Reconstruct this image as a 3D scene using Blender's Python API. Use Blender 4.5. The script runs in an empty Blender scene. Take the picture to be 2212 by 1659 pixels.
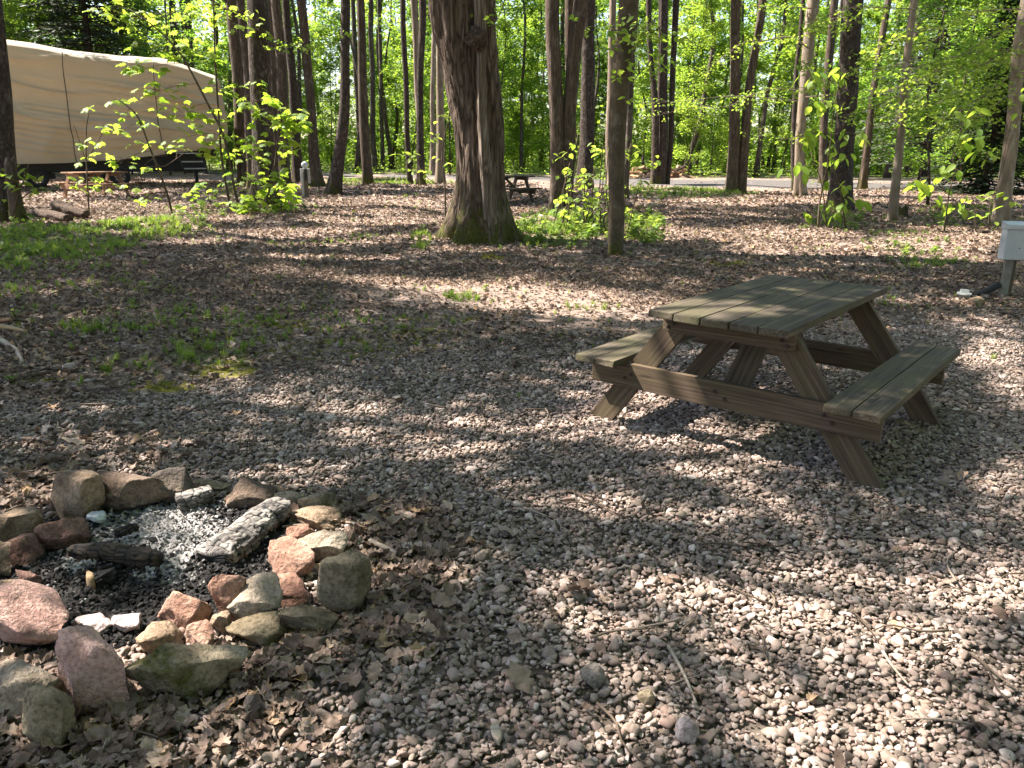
import bpy, bmesh, math, random
import numpy as np
from mathutils import Vector, Matrix

random.seed(7)
RNG = np.random.default_rng(7)
scene = bpy.context.scene
COL = scene.collection
R = math.radians

# ------------------------------------------------------------------ camera, sky, sun, exposure
CAM_H, CAM_PITCH, CAM_ROLL, CAM_F = 1.578, 0.2921, 0.0097, 1705.65   # focal length in units of a 2212 px wide picture
cam_data = bpy.data.cameras.new('camera')
cam = bpy.data.objects.new('camera', cam_data)
COL.objects.link(cam)
cam_data.sensor_width = 36.0
cam_data.lens = 36.0 * CAM_F / 2212.0
cam_data.clip_start = 0.05
cam_data.clip_end = 1200.0
cam.matrix_world = (Matrix.Translation((0, 0, CAM_H)) @ Matrix.Rotation(math.pi / 2 - CAM_PITCH, 4, 'X')
                    @ Matrix.Rotation(CAM_ROLL, 4, 'Z'))
scene.camera = cam

SHIFT = np.array([0.719, -0.226])            # ground shift of a shadow per metre of height
SUN_EL = math.atan2(1.0, math.hypot(*SHIFT))
SUN_AZ = math.atan2(-SHIFT[0], -SHIFT[1])    # from +Y towards +X
world = bpy.data.worlds.new('World')
scene.world = world
world.use_nodes = True
wn, wl = world.node_tree.nodes, world.node_tree.links
sky = wn.new('ShaderNodeTexSky')
sky.sky_type = 'NISHITA'
sky.sun_disc = False
sky.sun_elevation = SUN_EL
sky.sun_rotation = SUN_AZ
wl.new(sky.outputs[0], wn['Background'].inputs[0])
wn['Background'].inputs[1].default_value = 0.075
sun_data = bpy.data.lights.new('sun', 'SUN')
sun_data.energy = 5.0
sun_data.angle = R(0.55)
sun_data.color = (1.0, 0.95, 0.885)
sun = bpy.data.objects.new('sun', sun_data)
COL.objects.link(sun)
sun.rotation_euler = Vector((SHIFT[0], SHIFT[1], -1.0)).to_track_quat('-Z', 'Y').to_euler()
sun.location = (-20, 8, 30)

scene.view_settings.view_transform = 'Standard'
scene.view_settings.look = 'None'
scene.view_settings.gamma = 1.0
scene.view_settings.use_curve_mapping = False
scene.view_settings.exposure = 2.3
scene.view_settings.use_white_balance = True
scene.view_settings.white_balance_temperature = 6900
scene.view_settings.white_balance_tint = 14
cy = scene.cycles
cy.max_bounces = 5
cy.diffuse_bounces = 3
cy.glossy_bounces = 2
cy.transmission_bounces = 4
cy.transparent_max_bounces = 4
cy.sample_clamp_indirect = 6.0
cy.use_denoising = True
cy.denoiser = 'OPENIMAGEDENOISE'
cy.use_adaptive_sampling = True
cy.adaptive_threshold = 0.025

# ------------------------------------------------------------------ picture <-> place
_cp, _sp, _cr, _sr = math.cos(CAM_PITCH), math.sin(CAM_PITCH), math.cos(CAM_ROLL), math.sin(CAM_ROLL)
def ray(x, y):
    X, Y = x - 1106.0, y - 829.5
    a = X * _cr + Y * _sr
    b = -X * _sr + Y * _cr
    return np.array([a / CAM_F, _cp - b / CAM_F * _sp, -_sp - b / CAM_F * _cp])
def at(x, y, z=0.0):
    """ground point (height z) seen at x, y of a 2212 x 1659 picture"""
    r = ray(x, y)
    t = (z - CAM_H) / r[2]
    return np.array([r[0] * t, r[1] * t, z])
def at_depth(x, y, Y):
    r = ray(x, y)
    t = Y / r[1]
    return np.array([r[0] * t, Y, CAM_H + r[2] * t])
def project(P):
    P = np.asarray(P, float)
    x, y, z = P[..., 0], P[..., 1], P[..., 2] - CAM_H
    d = y * _cp - z * _sp
    v = y * _sp + z * _cp
    d = np.where(np.abs(d) < 1e-6, 1e-6, d)
    a = x / d * CAM_F
    b = -v / d * CAM_F
    return 1106 + a * _cr - b * _sr, 829.5 + a * _sr + b * _cr, d
def z6(px, py):      # a crop used for measuring the fire ring
    return px * 0.40963, 979.26 + py * 0.40963
def gz(x, y):
    x = np.asarray(x, float); y = np.asarray(y, float)
    k = np.clip((y - 5.5) / 8.0, 0, 1)
    return k * (0.05 * np.sin(x * 0.7 + 1.3) * np.sin(y * 0.55) + 0.03 * np.sin(x * 1.9 + y * 1.3) + 0.018 * np.sin(2.7 * y - 1.1 * x))

# ------------------------------------------------------------------ noise
def _hash(ix, iy, iz, seed):
    h = (ix.astype(np.int64) * 374761393 + iy.astype(np.int64) * 668265263 + iz.astype(np.int64) * 2147483647 + seed * 974634777) & 0xFFFFFFFF
    h = ((h ^ (h >> 13)) * 1274126177) & 0xFFFFFFFF
    h = (h ^ (h >> 16)) & 0xFFFFFFFF
    return h.astype(float) / 4294967295.0
def vnoise(P, seed=0):
    P = np.asarray(P, float)
    I = np.floor(P).astype(np.int64)
    F = P - I
    F = F * F * (3 - 2 * F)
    out = 0
    for dx in (0, 1):
        for dy in (0, 1):
            for dz in (0, 1):
                w = (F[..., 0] if dx else 1 - F[..., 0]) * (F[..., 1] if dy else 1 - F[..., 1]) * (F[..., 2] if dz else 1 - F[..., 2])
                out = out + w * _hash(I[..., 0] + dx, I[..., 1] + dy, I[..., 2] + dz, seed)
    return out * 2 - 1
def fbm(P, seed=0, oct=3):
    P = np.asarray(P, float)
    s, a, f = 0, 1.0, 1.0
    for o in range(oct):
        s = s + a * vnoise(P * f, seed + o * 17)
        a *= 0.5; f *= 2.03
    return s

# ------------------------------------------------------------------ mesh helpers
def mesh_np(name, V, F, mat=None, smooth=True, tint=None, attr='tint'):
    V = np.ascontiguousarray(V, np.float32)
    F = np.ascontiguousarray(F, np.int32)
    me = bpy.data.meshes.new(name)
    n, (m, k) = len(V), F.shape
    me.vertices.add(n)
    me.vertices.foreach_set('co', V.ravel())
    me.loops.add(m * k)
    me.loops.foreach_set('vertex_index', F.ravel())
    me.polygons.add(m)
    me.polygons.foreach_set('loop_start', np.arange(m, dtype=np.int32) * k)
    me.polygons.foreach_set('use_smooth', np.full(m, bool(smooth)))
    if tint is not None:
        a = me.attributes.new(attr, 'FLOAT', 'POINT')
        a.data.foreach_set('value', np.ascontiguousarray(tint, np.float32))
    me.update(calc_edges=True)
    if mat is not None:
        me.materials.append(mat)
    return me
class Geo:
    """collects quads / tris of one mesh"""
    def __init__(s): s.V = []; s.F = []; s.T = []; s.n = 0
    def add(s, V, F, t=None):
        V = np.asarray(V, float); F = np.asarray(F, int)
        if F.shape[1] == 3: F = np.concatenate([F, F[:, 2:3]], 1)
        s.V.append(V); s.F.append(F + s.n); s.n += len(V)
        s.T.append(np.full(len(V), 0.5) if t is None else np.broadcast_to(np.asarray(t, float), (len(V),)))
        return s
    def mesh(s, name, mat, smooth=True):
        V = np.concatenate(s.V); F = np.concatenate(s.F); T = np.concatenate(s.T)
        tri = F[:, 2] == F[:, 3]
        if not tri.any():
            return mesh_np(name, V, F, mat, smooth, T)
        me = bpy.data.meshes.new(name)
        cnt = np.where(tri, 3, 4)
        loops = F.ravel()[np.stack([np.ones(len(F)), np.ones(len(F)), np.ones(len(F)), ~tri], 1).astype(bool).ravel()]
        me.vertices.add(len(V)); me.vertices.foreach_set('co', V.astype(np.float32).ravel())
        me.loops.add(len(loops)); me.loops.foreach_set('vertex_index', loops.astype(np.int32))
        me.polygons.add(len(F))
        me.polygons.foreach_set('loop_start', np.concatenate([[0], np.cumsum(cnt)[:-1]]).astype(np.int32))
        me.polygons.foreach_set('use_smooth', np.full(len(F), bool(smooth)))
        a = me.attributes.new('tint', 'FLOAT', 'POINT'); a.data.foreach_set('value', T.astype(np.float32))
        me.update(calc_edges=True)
        me.materials.append(mat)
        return me
def obj(name, me, parent=None, loc=None, rot=None):
    o = bpy.data.objects.new(name, me)
    COL.objects.link(o)
    if parent is not None: o.parent = parent
    if loc is not None: o.location = tuple(loc)
    if rot is not None: o.rotation_euler = tuple(rot)
    return o
def tag(o, label, cat, group=None):
    o['label'] = label; o['category'] = cat
    if group: o['group'] = group
    return o
def thing(name, label, cat, loc=(0, 0, 0), rotz=0.0, group=None):
    o = bpy.data.objects.new(name, None)
    o.empty_display_size = 0.1
    COL.objects.link(o)
    o.location = tuple(loc); o.rotation_euler = (0, 0, rotz)
    return tag(o, label, cat, group)
def stuff(o, label=None):
    o['kind'] = 'stuff'
    if label: o['label'] = label
    return o
def structure(o, label=None):
    o['kind'] = 'structure'
    if label: o['label'] = label
    return o
def copy_tree(o, parent=None):
    c = o.copy(); COL.objects.link(c)
    c.parent = parent
    for ch in o.children: copy_tree(ch, c)
    return c
def box_bm(bm, x0, x1, y0, y1, z0, z1):
    v = [bm.verts.new(p) for p in ((x0, y0, z0), (x1, y0, z0), (x1, y1, z0), (x0, y1, z0), (x0, y0, z1), (x1, y0, z1), (x1, y1, z1), (x0, y1, z1))]
    for f in ((0, 3, 2, 1), (4, 5, 6, 7), (0, 1, 5, 4), (1, 2, 6, 5), (2, 3, 7, 6), (3, 0, 4, 7)):
        bm.faces.new([v[i] for i in f])
    return v
def bm_mesh(bm, name, mat, bevel=0.0, seg=2, smooth=False):
    if bevel > 0:
        bmesh.ops.bevel(bm, geom=list(bm.edges), offset=bevel, segments=seg, affect='EDGES', profile=0.6)
    me = bpy.data.meshes.new(name)
    bmesh.ops.recalc_face_normals(bm, faces=bm.faces)
    bm.to_mesh(me); bm.free()
    if smooth: me.polygons.foreach_set('use_smooth', np.ones(len(me.polygons), bool))
    me.materials.append(mat)
    return me
def box_mesh(name, size, mat, bevel=0.004, seg=2, center=(0, 0, 0)):
    bm = bmesh.new()
    sx, sy, sz = size
    cx, cyy, cz = center
    box_bm(bm, cx - sx / 2, cx + sx / 2, cyy - sy / 2, cyy + sy / 2, cz - sz / 2, cz + sz / 2)
    return bm_mesh(bm, name, mat, bevel, seg)
def tube(path, radii, seg=8, cap=True, squash=None):
    """quads of a tube along path; returns V, F (quads, caps as degenerate fans)"""
    path = np.asarray(path, float); radii = np.asarray(radii, float)
    k = len(path)
    T = np.gradient(path, axis=0)
    T /= np.linalg.norm(T, axis=1, keepdims=True) + 1e-9
    ref = np.array([1.0, 0, 0]) if abs(T[:, 0]).mean() < 0.8 else np.array([0, 1.0, 0])
    B = np.cross(T, ref); B /= np.linalg.norm(B, axis=1, keepdims=True) + 1e-9
    A = np.cross(B, T)
    th = np.linspace(0, 2 * np.pi, seg, endpoint=False)
    if radii.ndim == 1: radii = np.repeat(radii[:, None], seg, 1)
    V = path[:, None, :] + radii[..., None] * (np.cos(th)[None, :, None] * A[:, None, :] + np.sin(th)[None, :, None] * B[:, None, :])
    V = V.reshape(-1, 3)
    i = np.arange(k - 1)[:, None] * seg
    j = np.arange(seg)[None, :]
    j2 = (j + 1) % seg
    F = np.stack([i + j, i + j2, i + seg + j2, i + seg + j], -1).reshape(-1, 4)
    if cap:
        V = np.concatenate([V, path[:1], path[-1:]])
        c0, c1 = k * seg, k * seg + 1
        jj = np.arange(seg); jn = (jj + 1) % seg
        F = np.concatenate([F, np.stack([jn, jj, np.full(seg, c0), np.full(seg, c0)], 1),
                            np.stack([(k - 1) * seg + jj, (k - 1) * seg + jn, np.full(seg, c1), np.full(seg, c1)], 1)])
    return V, F
def smooth_path(pts, n):
    """Catmull-Rom through pts, n points"""
    P = np.asarray(pts, float)
    if len(P) == 2:
        t = np.linspace(0, 1, n)[:, None]
        return P[0] * (1 - t) + P[1] * t
    Q = np.concatenate([[2 * P[0] - P[1]], P, [2 * P[-1] - P[-2]]])
    out = []
    for s in np.linspace(0, len(P) - 1 - 1e-6, n):
        i = int(s); t = s - i
        p0, p1, p2, p3 = Q[i], Q[i + 1], Q[i + 2], Q[i + 3]
        out.append(0.5 * ((2 * p1) + (-p0 + p2) * t + (2 * p0 - 5 * p1 + 4 * p2 - p3) * t * t + (-p0 + 3 * p1 - 3 * p2 + p3) * t ** 3))
    return np.array(out)

# ------------------------------------------------------------------ materials
class M:
    """small node-tree writer"""
    def __init__(s, name):
        s.mat = bpy.data.materials.new(name); s.mat.use_nodes = True
        s.t = s.mat.node_tree; s.n = s.t.nodes; s.l = s.t.links
        s.b = s.n['Principled BSDF']; s.out = s.n['Material Output']
        s.b.inputs['Roughness'].default_value = 0.85
        s.b.inputs['Specular IOR Level'].default_value = 0.25
    def node(s, kind, **kw):
        n = s.n.new(kind)
        for k, v in kw.items():
            if k in n.bl_rna.properties.keys(): setattr(n, k, v)
        return n
    def link(s, a, b): s.l.new(a, b); return b
    def coord(s, kind='Object', scale=(1, 1, 1), offset_random=False, rot=(0, 0, 0)):
        tc = s.node('ShaderNodeTexCoord'); mp = s.node('ShaderNodeMapping')
        mp.inputs['Scale'].default_value = scale
        mp.inputs['Rotation'].default_value = rot
        s.link(tc.outputs[kind], mp.inputs['Vector'])
        if offset_random:
            oi = s.node('ShaderNodeObjectInfo')
            mu = s.node('ShaderNodeMath', operation='MULTIPLY'); mu.inputs[1].default_value = 37.0
            s.link(oi.outputs['Random'], mu.inputs[0])
            cx = s.node('ShaderNodeCombineXYZ')
            for i in range(3): s.link(mu.outputs[0], cx.inputs[i])
            s.link(cx.outputs[0], mp.inputs['Location'])
        return mp.outputs[0]
    def geo(s, scale=(1, 1, 1)):
        g = s.node('ShaderNodeNewGeometry'); mp = s.node('ShaderNodeMapping')
        mp.inputs['Scale'].default_value = scale
        s.link(g.outputs['Position'], mp.inputs['Vector'])
        return mp.outputs[0]
    def noise(s, vec, scale=5, detail=4, rough=0.6, dist=0.0):
        n = s.node('ShaderNodeTexNoise')
        n.inputs['Scale'].default_value = scale; n.inputs['Detail'].default_value = detail
        n.inputs['Roughness'].default_value = rough; n.inputs['Distortion'].default_value = dist
        s.link(vec, n.inputs['Vector'])
        return n.outputs['Fac']
    def voro(s, vec, scale=5, feature='F1', out='Distance', rnd=1.0):
        n = s.node('ShaderNodeTexVoronoi', feature=feature)
        n.inputs['Scale'].default_value = scale
        n.inputs['Randomness'].default_value = rnd
        s.link(vec, n.inputs['Vector'])
        return n.outputs[out]
    def ramp(s, fac, stops, interp='LINEAR'):
        r = s.node('ShaderNodeValToRGB'); cr = r.color_ramp; cr.interpolation = interp
        while len(cr.elements) > 1: cr.elements.remove(cr.elements[-1])
        for i, (p, c) in enumerate(stops):
            e = cr.elements[0] if i == 0 else cr.elements.new(p)
            e.position = p
            e.color = (c, c, c, 1) if isinstance(c, (int, float)) else (*c, 1)
        s.link(fac, r.inputs['Fac'])
        return r.outputs['Color']
    def mix(s, fac, a, b, blend='MIX'):
        m = s.node('ShaderNodeMix', data_type='RGBA', blend_type=blend)
        def put(sock, v):
            if hasattr(v, 'links') or hasattr(v, 'is_linked'): s.link(v, sock)
            elif isinstance(v, (int, float)): sock.default_value = v if sock.type == 'VALUE' else (v, v, v, 1)
            else: sock.default_value = (*v, 1)
        put(m.inputs[0], fac); put(m.inputs[6], a); put(m.inputs[7], b)
        return m.outputs[2]
    def math(s, op, a, b=0.0, clamp=False):
        m = s.node('ShaderNodeMath', operation=op); m.use_clamp = clamp
        for i, v in enumerate((a, b)):
            if hasattr(v, 'is_linked'): s.link(v, m.inputs[i])
            else: m.inputs[i].default_value = v
        return m.outputs[0]
    def rand(s):
        return s.node('ShaderNodeObjectInfo').outputs['Random']
    def attr(s, name, kind='GEOMETRY'):
        a = s.node('ShaderNodeAttribute', attribute_type=kind); a.attribute_name = name
        return a.outputs['Fac']
    def color(s, c): s.link(c, s.b.inputs['Base Color']) if hasattr(c, 'is_linked') else setattr(s.b.inputs['Base Color'], 'default_value', (*c, 1)); return s
    def bump(s, h, strength=0.5, dist=0.01):
        b = s.node('ShaderNodeBump'); b.inputs['Strength'].default_value = strength; b.inputs['Distance'].default_value = dist
        s.link(h, b.inputs['Height']); s.link(b.outputs[0], s.b.inputs['Normal'])
        return s

def mat_bark(name, dark, mid, light, sxy=9.0, sz=1.6, crack=0.6, moss=0.0, moss_h=0.8, bump=0.03, lich=0.0):
    m = M(name)
    v0 = m.coord('Object', (sxy, sxy, sz), True)
    dn = m.node('ShaderNodeTexNoise'); dn.inputs['Scale'].default_value = .7; dn.inputs['Detail'].default_value = 3
    m.link(v0, dn.inputs['Vector'])
    va = m.node('ShaderNodeVectorMath', operation='MULTIPLY_ADD'); m.link(dn.outputs['Color'], va.inputs[0]); va.inputs[1].default_value = (1.6, 1.6, 1.6); m.link(v0, va.inputs[2])
    v = va.outputs[0]
    n1 = m.noise(v, 1.0, 7, 0.68, 0.3)
    rid = m.noise(v, 1.1, 2, 0.5)
    rid = m.math('ABSOLUTE', m.math('SUBTRACT', rid, .5))
    cr = m.ramp(rid, [(0.0, 0.0), (0.05, 0.55), (0.16, 1.0)])
    pl = m.ramp(m.voro(v, .8, 'DISTANCE_TO_EDGE'), [(0.0, 0.45), (0.12, 1.0)])
    h = m.mix(crack * .6, m.mix(crack, n1, cr, 'MULTIPLY'), pl, 'MULTIPLY')
    col = m.ramp(h, [(0.08, dark), (0.34, mid), (0.66, light)])
    big = m.noise(m.coord('Object', (1.2, 1.2, 0.5), True), 1.0, 3)
    col = m.mix(m.ramp(big, [(0.35, 0.0), (0.7, 0.55)]), col, tuple(c * 0.6 for c in mid))
    if lich > 0:
        ln = m.noise(m.coord('Object', (6, 6, 4), True), 1.0, 4, 0.7)
        col = m.mix(m.math('MULTIPLY', m.ramp(ln, [(0.56, 0.0), (0.66, 1.0)]), lich), col, (0.42, 0.43, 0.38))
    if moss > 0:
        sx = m.node('ShaderNodeSeparateXYZ'); m.link(m.coord('Object'), sx.inputs[0])
        mz = m.math('DIVIDE', sx.outputs[2], moss_h)
        mn = m.noise(m.coord('Object', (5, 5, 2.2), True), 1.0, 5, 0.7)
        mm = m.math('SUBTRACT', m.math('ADD', mn, 0.17 * moss + 0.07), m.math('MULTIPLY', mz, 0.3))
        mk = m.ramp(mm, [(0.52, 0.0), (0.66, 1.0)])
        mcol = m.ramp(m.noise(m.coord('Object', (40, 40, 40)), 1.0, 3), [(0.3, (0.03, 0.036, 0.008)), (0.7, (0.12, 0.115, 0.024))])
        col = m.mix(mk, col, mcol)
    col = m.mix(1.0, col, (0.76, 0.75, 0.74), 'MULTIPLY')
    m.color(col)
    fine = m.noise(m.coord('Object', (sxy * 4, sxy * 4, sz * 5), True), 1.0, 3)
    m.bump(m.mix(0.25, h, fine), 0.9, bump)
    m.b.inputs['Roughness'].default_value = 0.95
    return m.mat

BARK = dict(
    maple=mat_bark('bark_old_maple', (0.03, 0.02, 0.014), (0.14, 0.1, 0.073), (0.33, 0.26, 0.2), 9, 1.3, 0.8, 0.75, 1.2, 0.06),
    dark=mat_bark('bark_dark_scaly', (0.022, 0.017, 0.014), (0.075, 0.056, 0.046), (0.19, 0.15, 0.13), 15, 5.5, 0.8, 0.35, 0.9, 0.03, 0.15),
    brown=mat_bark('bark_brown', (0.032, 0.023, 0.016), (0.1, 0.073, 0.053), (0.22, 0.17, 0.13), 12, 1.6, 0.6, 0.55, 0.9, 0.025, 0.2),
    pale=mat_bark('bark_pale_smooth', (0.11, 0.082, 0.06), (0.25, 0.195, 0.15), (0.4, 0.335, 0.27), 7, 1.5, 0.45, 0.3, 0.5, 0.012, 0.45),
    slim=mat_bark('bark_olive_smooth', (0.045, 0.034, 0.021), (0.095, 0.072, 0.046), (0.165, 0.13, 0.088), 7, 4.0, 0.35, 0.35, 0.5, 0.01, 0.15),
    nomoss=mat_bark('bark_burl', (0.025, 0.018, 0.013), (0.1, 0.07, 0.05), (0.22, 0.165, 0.12), 16, 8, 0.7, 0, 1, 0.03),
    sprout=mat_bark('bark_sprout', (0.05, 0.036, 0.026), (0.2, 0.155, 0.118), (0.42, 0.35, 0.285), 12, 0.9, 0.7, 0.3, 0.6, 0.03, 0.1),
    far=mat_bark('bark_far', (0.03, 0.024, 0.02), (0.085, 0.067, 0.052), (0.2, 0.165, 0.135), 8, 1.5, 0.6, 0.3, 0.8, 0.02, 0.3),
)

def mat_leaf(name, a, b, tr_a, tr_b, tfac=0.45, spread=True):
    m = M(name)
    f = m.math('ADD', m.math('MULTIPLY', m.attr('tint'), 0.5), m.math('MULTIPLY', m.rand(), 0.5))
    col = m.ramp(f, [(0.15, a), (0.85, b)])
    tcol = m.ramp(f, [(0.15, tr_a), (0.85, tr_b)])
    m.color(col)
    m.b.inputs['Roughness'].default_value = 0.55
    m.b.inputs['Specular IOR Level'].default_value = 0.3
    t = m.node('ShaderNodeBsdfTranslucent'); m.link(tcol, t.inputs['Color'])
    mx = m.node('ShaderNodeMixShader'); mx.inputs[0].default_value = tfac
    m.link(m.b.outputs[0], mx.inputs[1]); m.link(t.outputs[0], mx.inputs[2]); m.link(mx.outputs[0], m.out.inputs['Surface'])
    return m.mat
LEAF = dict(
    canopy=mat_leaf('leaf_canopy', (0.045, 0.085, 0.016), (0.085, 0.14, 0.025), (0.10, 0.2, 0.02), (0.2, 0.32, 0.04), 0.4),
    far=mat_leaf('leaf_far', (0.042, 0.10, 0.016), (0.125, 0.2, 0.035), (0.16, 0.36, 0.03), (0.46, 0.62, 0.07), 0.52),
    young=mat_leaf('leaf_young', (0.085, 0.16, 0.025), (0.15, 0.22, 0.035), (0.32, 0.52, 0.05), (0.55, 0.68, 0.08), 0.5),
    maple=mat_leaf('leaf_maple', (0.05, 0.12, 0.02), (0.11, 0.19, 0.03), (0.28, 0.5, 0.04), (0.5, 0.66, 0.06), 0.5),
    needle=mat_leaf('needle', (0.018, 0.034, 0.018), (0.045, 0.07, 0.035), (0.03, 0.06, 0.02), (0.06, 0.1, 0.03), 0.15),
    hemlock=mat_leaf('hemlock', (0.03, 0.05, 0.028), (0.08, 0.105, 0.062), (0.05, 0.09, 0.03), (0.1, 0.16, 0.05), 0.2),
    grass=mat_leaf('grass_blade', (0.05, 0.11, 0.016), (0.13, 0.19, 0.035), (0.2, 0.38, 0.04), (0.4, 0.5, 0.07), 0.4),
)

def mat_scatter(name, stops, rough=0.85, noise=0.25, bump=0.3, bscale=60, transl=0.0):
    """colour by instance"""
    m = M(name)
    col = m.ramp(m.rand(), stops)
    n = m.noise(m.coord('Object', (1, 1, 1), True), bscale, 4, 0.65)
    col = m.mix(noise, col, m.ramp(n, [(0.3, 0.25), (0.75, 1.0)]), 'MULTIPLY')
    m.color(col)
    m.bump(n, bump, 0.004)
    m.b.inputs['Roughness'].default_value = rough
    if transl > 0:
        t = m.node('ShaderNodeBsdfTranslucent'); m.link(col, t.inputs['Color'])
        mx = m.node('ShaderNodeMixShader'); mx.inputs[0].default_value = transl
        m.link(m.b.outputs[0], mx.inputs[1]); m.link(t.outputs[0], mx.inputs[2]); m.link(mx.outputs[0], m.out.inputs['Surface'])
    return m.mat
MAT_PEBBLE = mat_scatter('pebble', [(0.0, (0.102, 0.080, 0.064)), (0.12, (0.194, 0.152, 0.123)), (0.3, (0.316, 0.245, 0.204)), (0.45, (0.234, 0.186, 0.145)), (0.6, (0.377, 0.289, 0.251)), (0.7, (0.265, 0.176, 0.138)),
                                    (0.8, (0.306, 0.265, 0.230)), (0.93, (0.449, 0.358, 0.317)), (1.0, (0.549, 0.480, 0.421))], 0.8, 0.6, 0.5, 2.2)
MAT_DEADLEAF = mat_scatter('dead_leaf', [(0.0, (0.085, 0.057, 0.04)), (0.2, (0.16, 0.108, 0.078)), (0.42, (0.25, 0.178, 0.135)), (0.55, (0.2, 0.15, 0.125)), (0.7, (0.33, 0.235, 0.17)),
                                         (0.84, (0.37, 0.295, 0.24)), (0.93, (0.42, 0.265, 0.14)), (1.0, (0.52, 0.43, 0.36))], 0.7, 0.55, 0.6, 5.0, 0.12)
MAT_TWIG = mat_scatter('twig', [(0.0, (0.07, 0.05, 0.035)), (0.6, (0.15, 0.115, 0.085)), (1.0, (0.28, 0.23, 0.19))], 0.9, 0.4, 0.4, 90)

def mat_rock(name, a, b, c, moss=0.0, soot=0.0, stripes=0.0):
    m = M(name)
    v = m.coord('Object', (1, 1, 1), True)
    n = m.noise(v, 6, 6, 0.65)
    col = m.ramp(n, [(0.34, tuple(x * .75 for x in a)), (0.5, b), (0.66, c)])
    sp = m.noise(v, 70, 3, 0.7)
    col = m.mix(0.8, col, m.ramp(sp, [(0.32, 0.35), (0.58, 1.0)]), 'MULTIPLY')
    blot = m.noise(v, 16, 4, .7)
    col = m.mix(m.ramp(blot, [(.54, 0.0), (.72, .3)]), col, tuple(x * .45 for x in a))
    if stripes > 0:
        st = m.noise(m.coord('Object', (4, 4, 38), True, (0.25, 0.2, 0)), 1.0, 3, 0.6, 0.5)
        col = m.mix(stripes, col, m.ramp(st, [(0.35, 0.3), (0.6, 1.0)]), 'MULTIPLY')
    if soot > 0:
        so = m.noise(v, 3.0, 4, 0.6)
        col = m.mix(m.math('MULTIPLY', m.ramp(so, [(0.46, 0.0), (0.62, 1.0)]), soot), col, (0.02, 0.019, 0.018))
    if moss > 0:
        mo = m.noise(v, 4.0, 5, 0.7)
        mcol = m.ramp(m.noise(v, 90, 3), [(0.3, (0.022, 0.026, 0.006)), (0.7, (0.09, 0.088, 0.018))])
        col = m.mix(m.ramp(m.math('ADD', mo, 0.3 * moss - 0.15), [(0.52, 0.0), (0.6, 1.0)]), col, mcol)
    m.color(col)
    hh = m.mix(0.5, m.noise(v, 22, 6, 0.7), sp)
    m.bump(hh, 1.0, 0.022)
    m.b.inputs['Roughness'].default_value = 0.92
    return m.mat
ROCK = dict(
    tan=mat_rock('rock_tan', (0.14, 0.098, 0.064), (0.25, 0.18, 0.12), (0.35, 0.265, 0.185)),
    tansoot=mat_rock('rock_tan_sooty', (0.1, 0.08, 0.06), (0.19, 0.15, 0.112), (0.28, 0.23, 0.175), soot=0.8),
    grey=mat_rock('rock_grey', (0.165, 0.13, 0.092), (0.3, 0.245, 0.183), (0.43, 0.362, 0.28)),
    greysoot=mat_rock('rock_grey_sooty', (0.13, 0.11, 0.09), (0.23, 0.2, 0.17), (0.34, 0.31, 0.27), soot=0.5),
    red=mat_rock('rock_red', (0.17, 0.085, 0.06), (0.28, 0.155, 0.11), (0.36, 0.23, 0.17)),
    redstripe=mat_rock('rock_red_banded', (0.13, 0.07, 0.052), (0.23, 0.13, 0.1), (0.31, 0.195, 0.15), stripes=0.8, soot=0.4),
    brown=mat_rock('rock_brown', (0.11, 0.075, 0.052), (0.2, 0.14, 0.1), (0.28, 0.205, 0.155), stripes=0.4, soot=0.4),
    pink=mat_rock('rock_pink', (0.28, 0.16, 0.13), (0.41, 0.26, 0.215), (0.53, 0.37, 0.32)),
    palepink=mat_rock('rock_pale_pink', (0.33, 0.25, 0.23), (0.46, 0.37, 0.35), (0.58, 0.49, 0.47)),
    olive=mat_rock('rock_olive', (0.11, 0.084, 0.05), (0.195, 0.155, 0.098), (0.28, 0.228, 0.15), moss=0.2),
    mossy=mat_rock('rock_mossy', (0.11, 0.088, 0.056), (0.215, 0.175, 0.118), (0.33, 0.28, 0.2), moss=0.4),
)

def mat_wood(name, cols, algae=0.0, grain=(0.8, 26, 26), along='X', dirt=0.4):
    m = M(name)
    v = m.coord('Object', grain, True)
    n = m.noise(v, 1.6, 7, 0.7, 1.1)
    col = m.ramp(n, [(0.28, cols[0]), (0.5, cols[1]), (0.74, cols[2])])
    fn = m.noise(m.coord('Object', (grain[0] * 2, grain[1] * 6, grain[2] * 6), True), 1.0, 4, 0.7)
    col = m.mix(0.38, col, m.ramp(fn, [(0.32, 0.35), (0.6, 1.0)]), 'MULTIPLY')
    big = m.noise(m.coord('Object', (2.2, 5, 5), True), 1.0, 4, 0.6)
    col = m.mix(m.math('MULTIPLY', m.ramp(big, [(0.35, 0.0), (0.75, 1.0)]), dirt), col, tuple(c * 0.35 for c in cols[1]))
    kn = m.voro(m.coord('Object', (2.2, 11, 11), True), 1.0)
    col = m.mix(m.ramp(kn, [(0.05, 0.85), (0.12, 0.0)]), col, tuple(c * 0.22 for c in cols[1]))
    if algae > 0:
        al = m.noise(m.coord('Object', (3.2, 6, 6), True), 1.3, 5, 0.65)
        col = m.mix(m.math('MULTIPLY', m.ramp(al, [(0.42, 0.0), (0.68, 1.0)]), algae), col, (0.085, 0.085, 0.03))
    m.color(col)
    m.bump(m.mix(0.5, n, fn), 0.55, 0.004)
    m.b.inputs['Roughness'].default_value = 0.8
    return m.mat
WOOD_TOP = mat_wood('weathered_plank', ((0.022, 0.017, 0.012), (0.068, 0.054, 0.038), (0.17, 0.14, 0.105)), 0.5)
WOOD_LEG = mat_wood('weathered_leg_timber', ((0.028, 0.019, 0.012), (0.088, 0.06, 0.039), (0.19, 0.138, 0.092)), 0.25)
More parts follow.
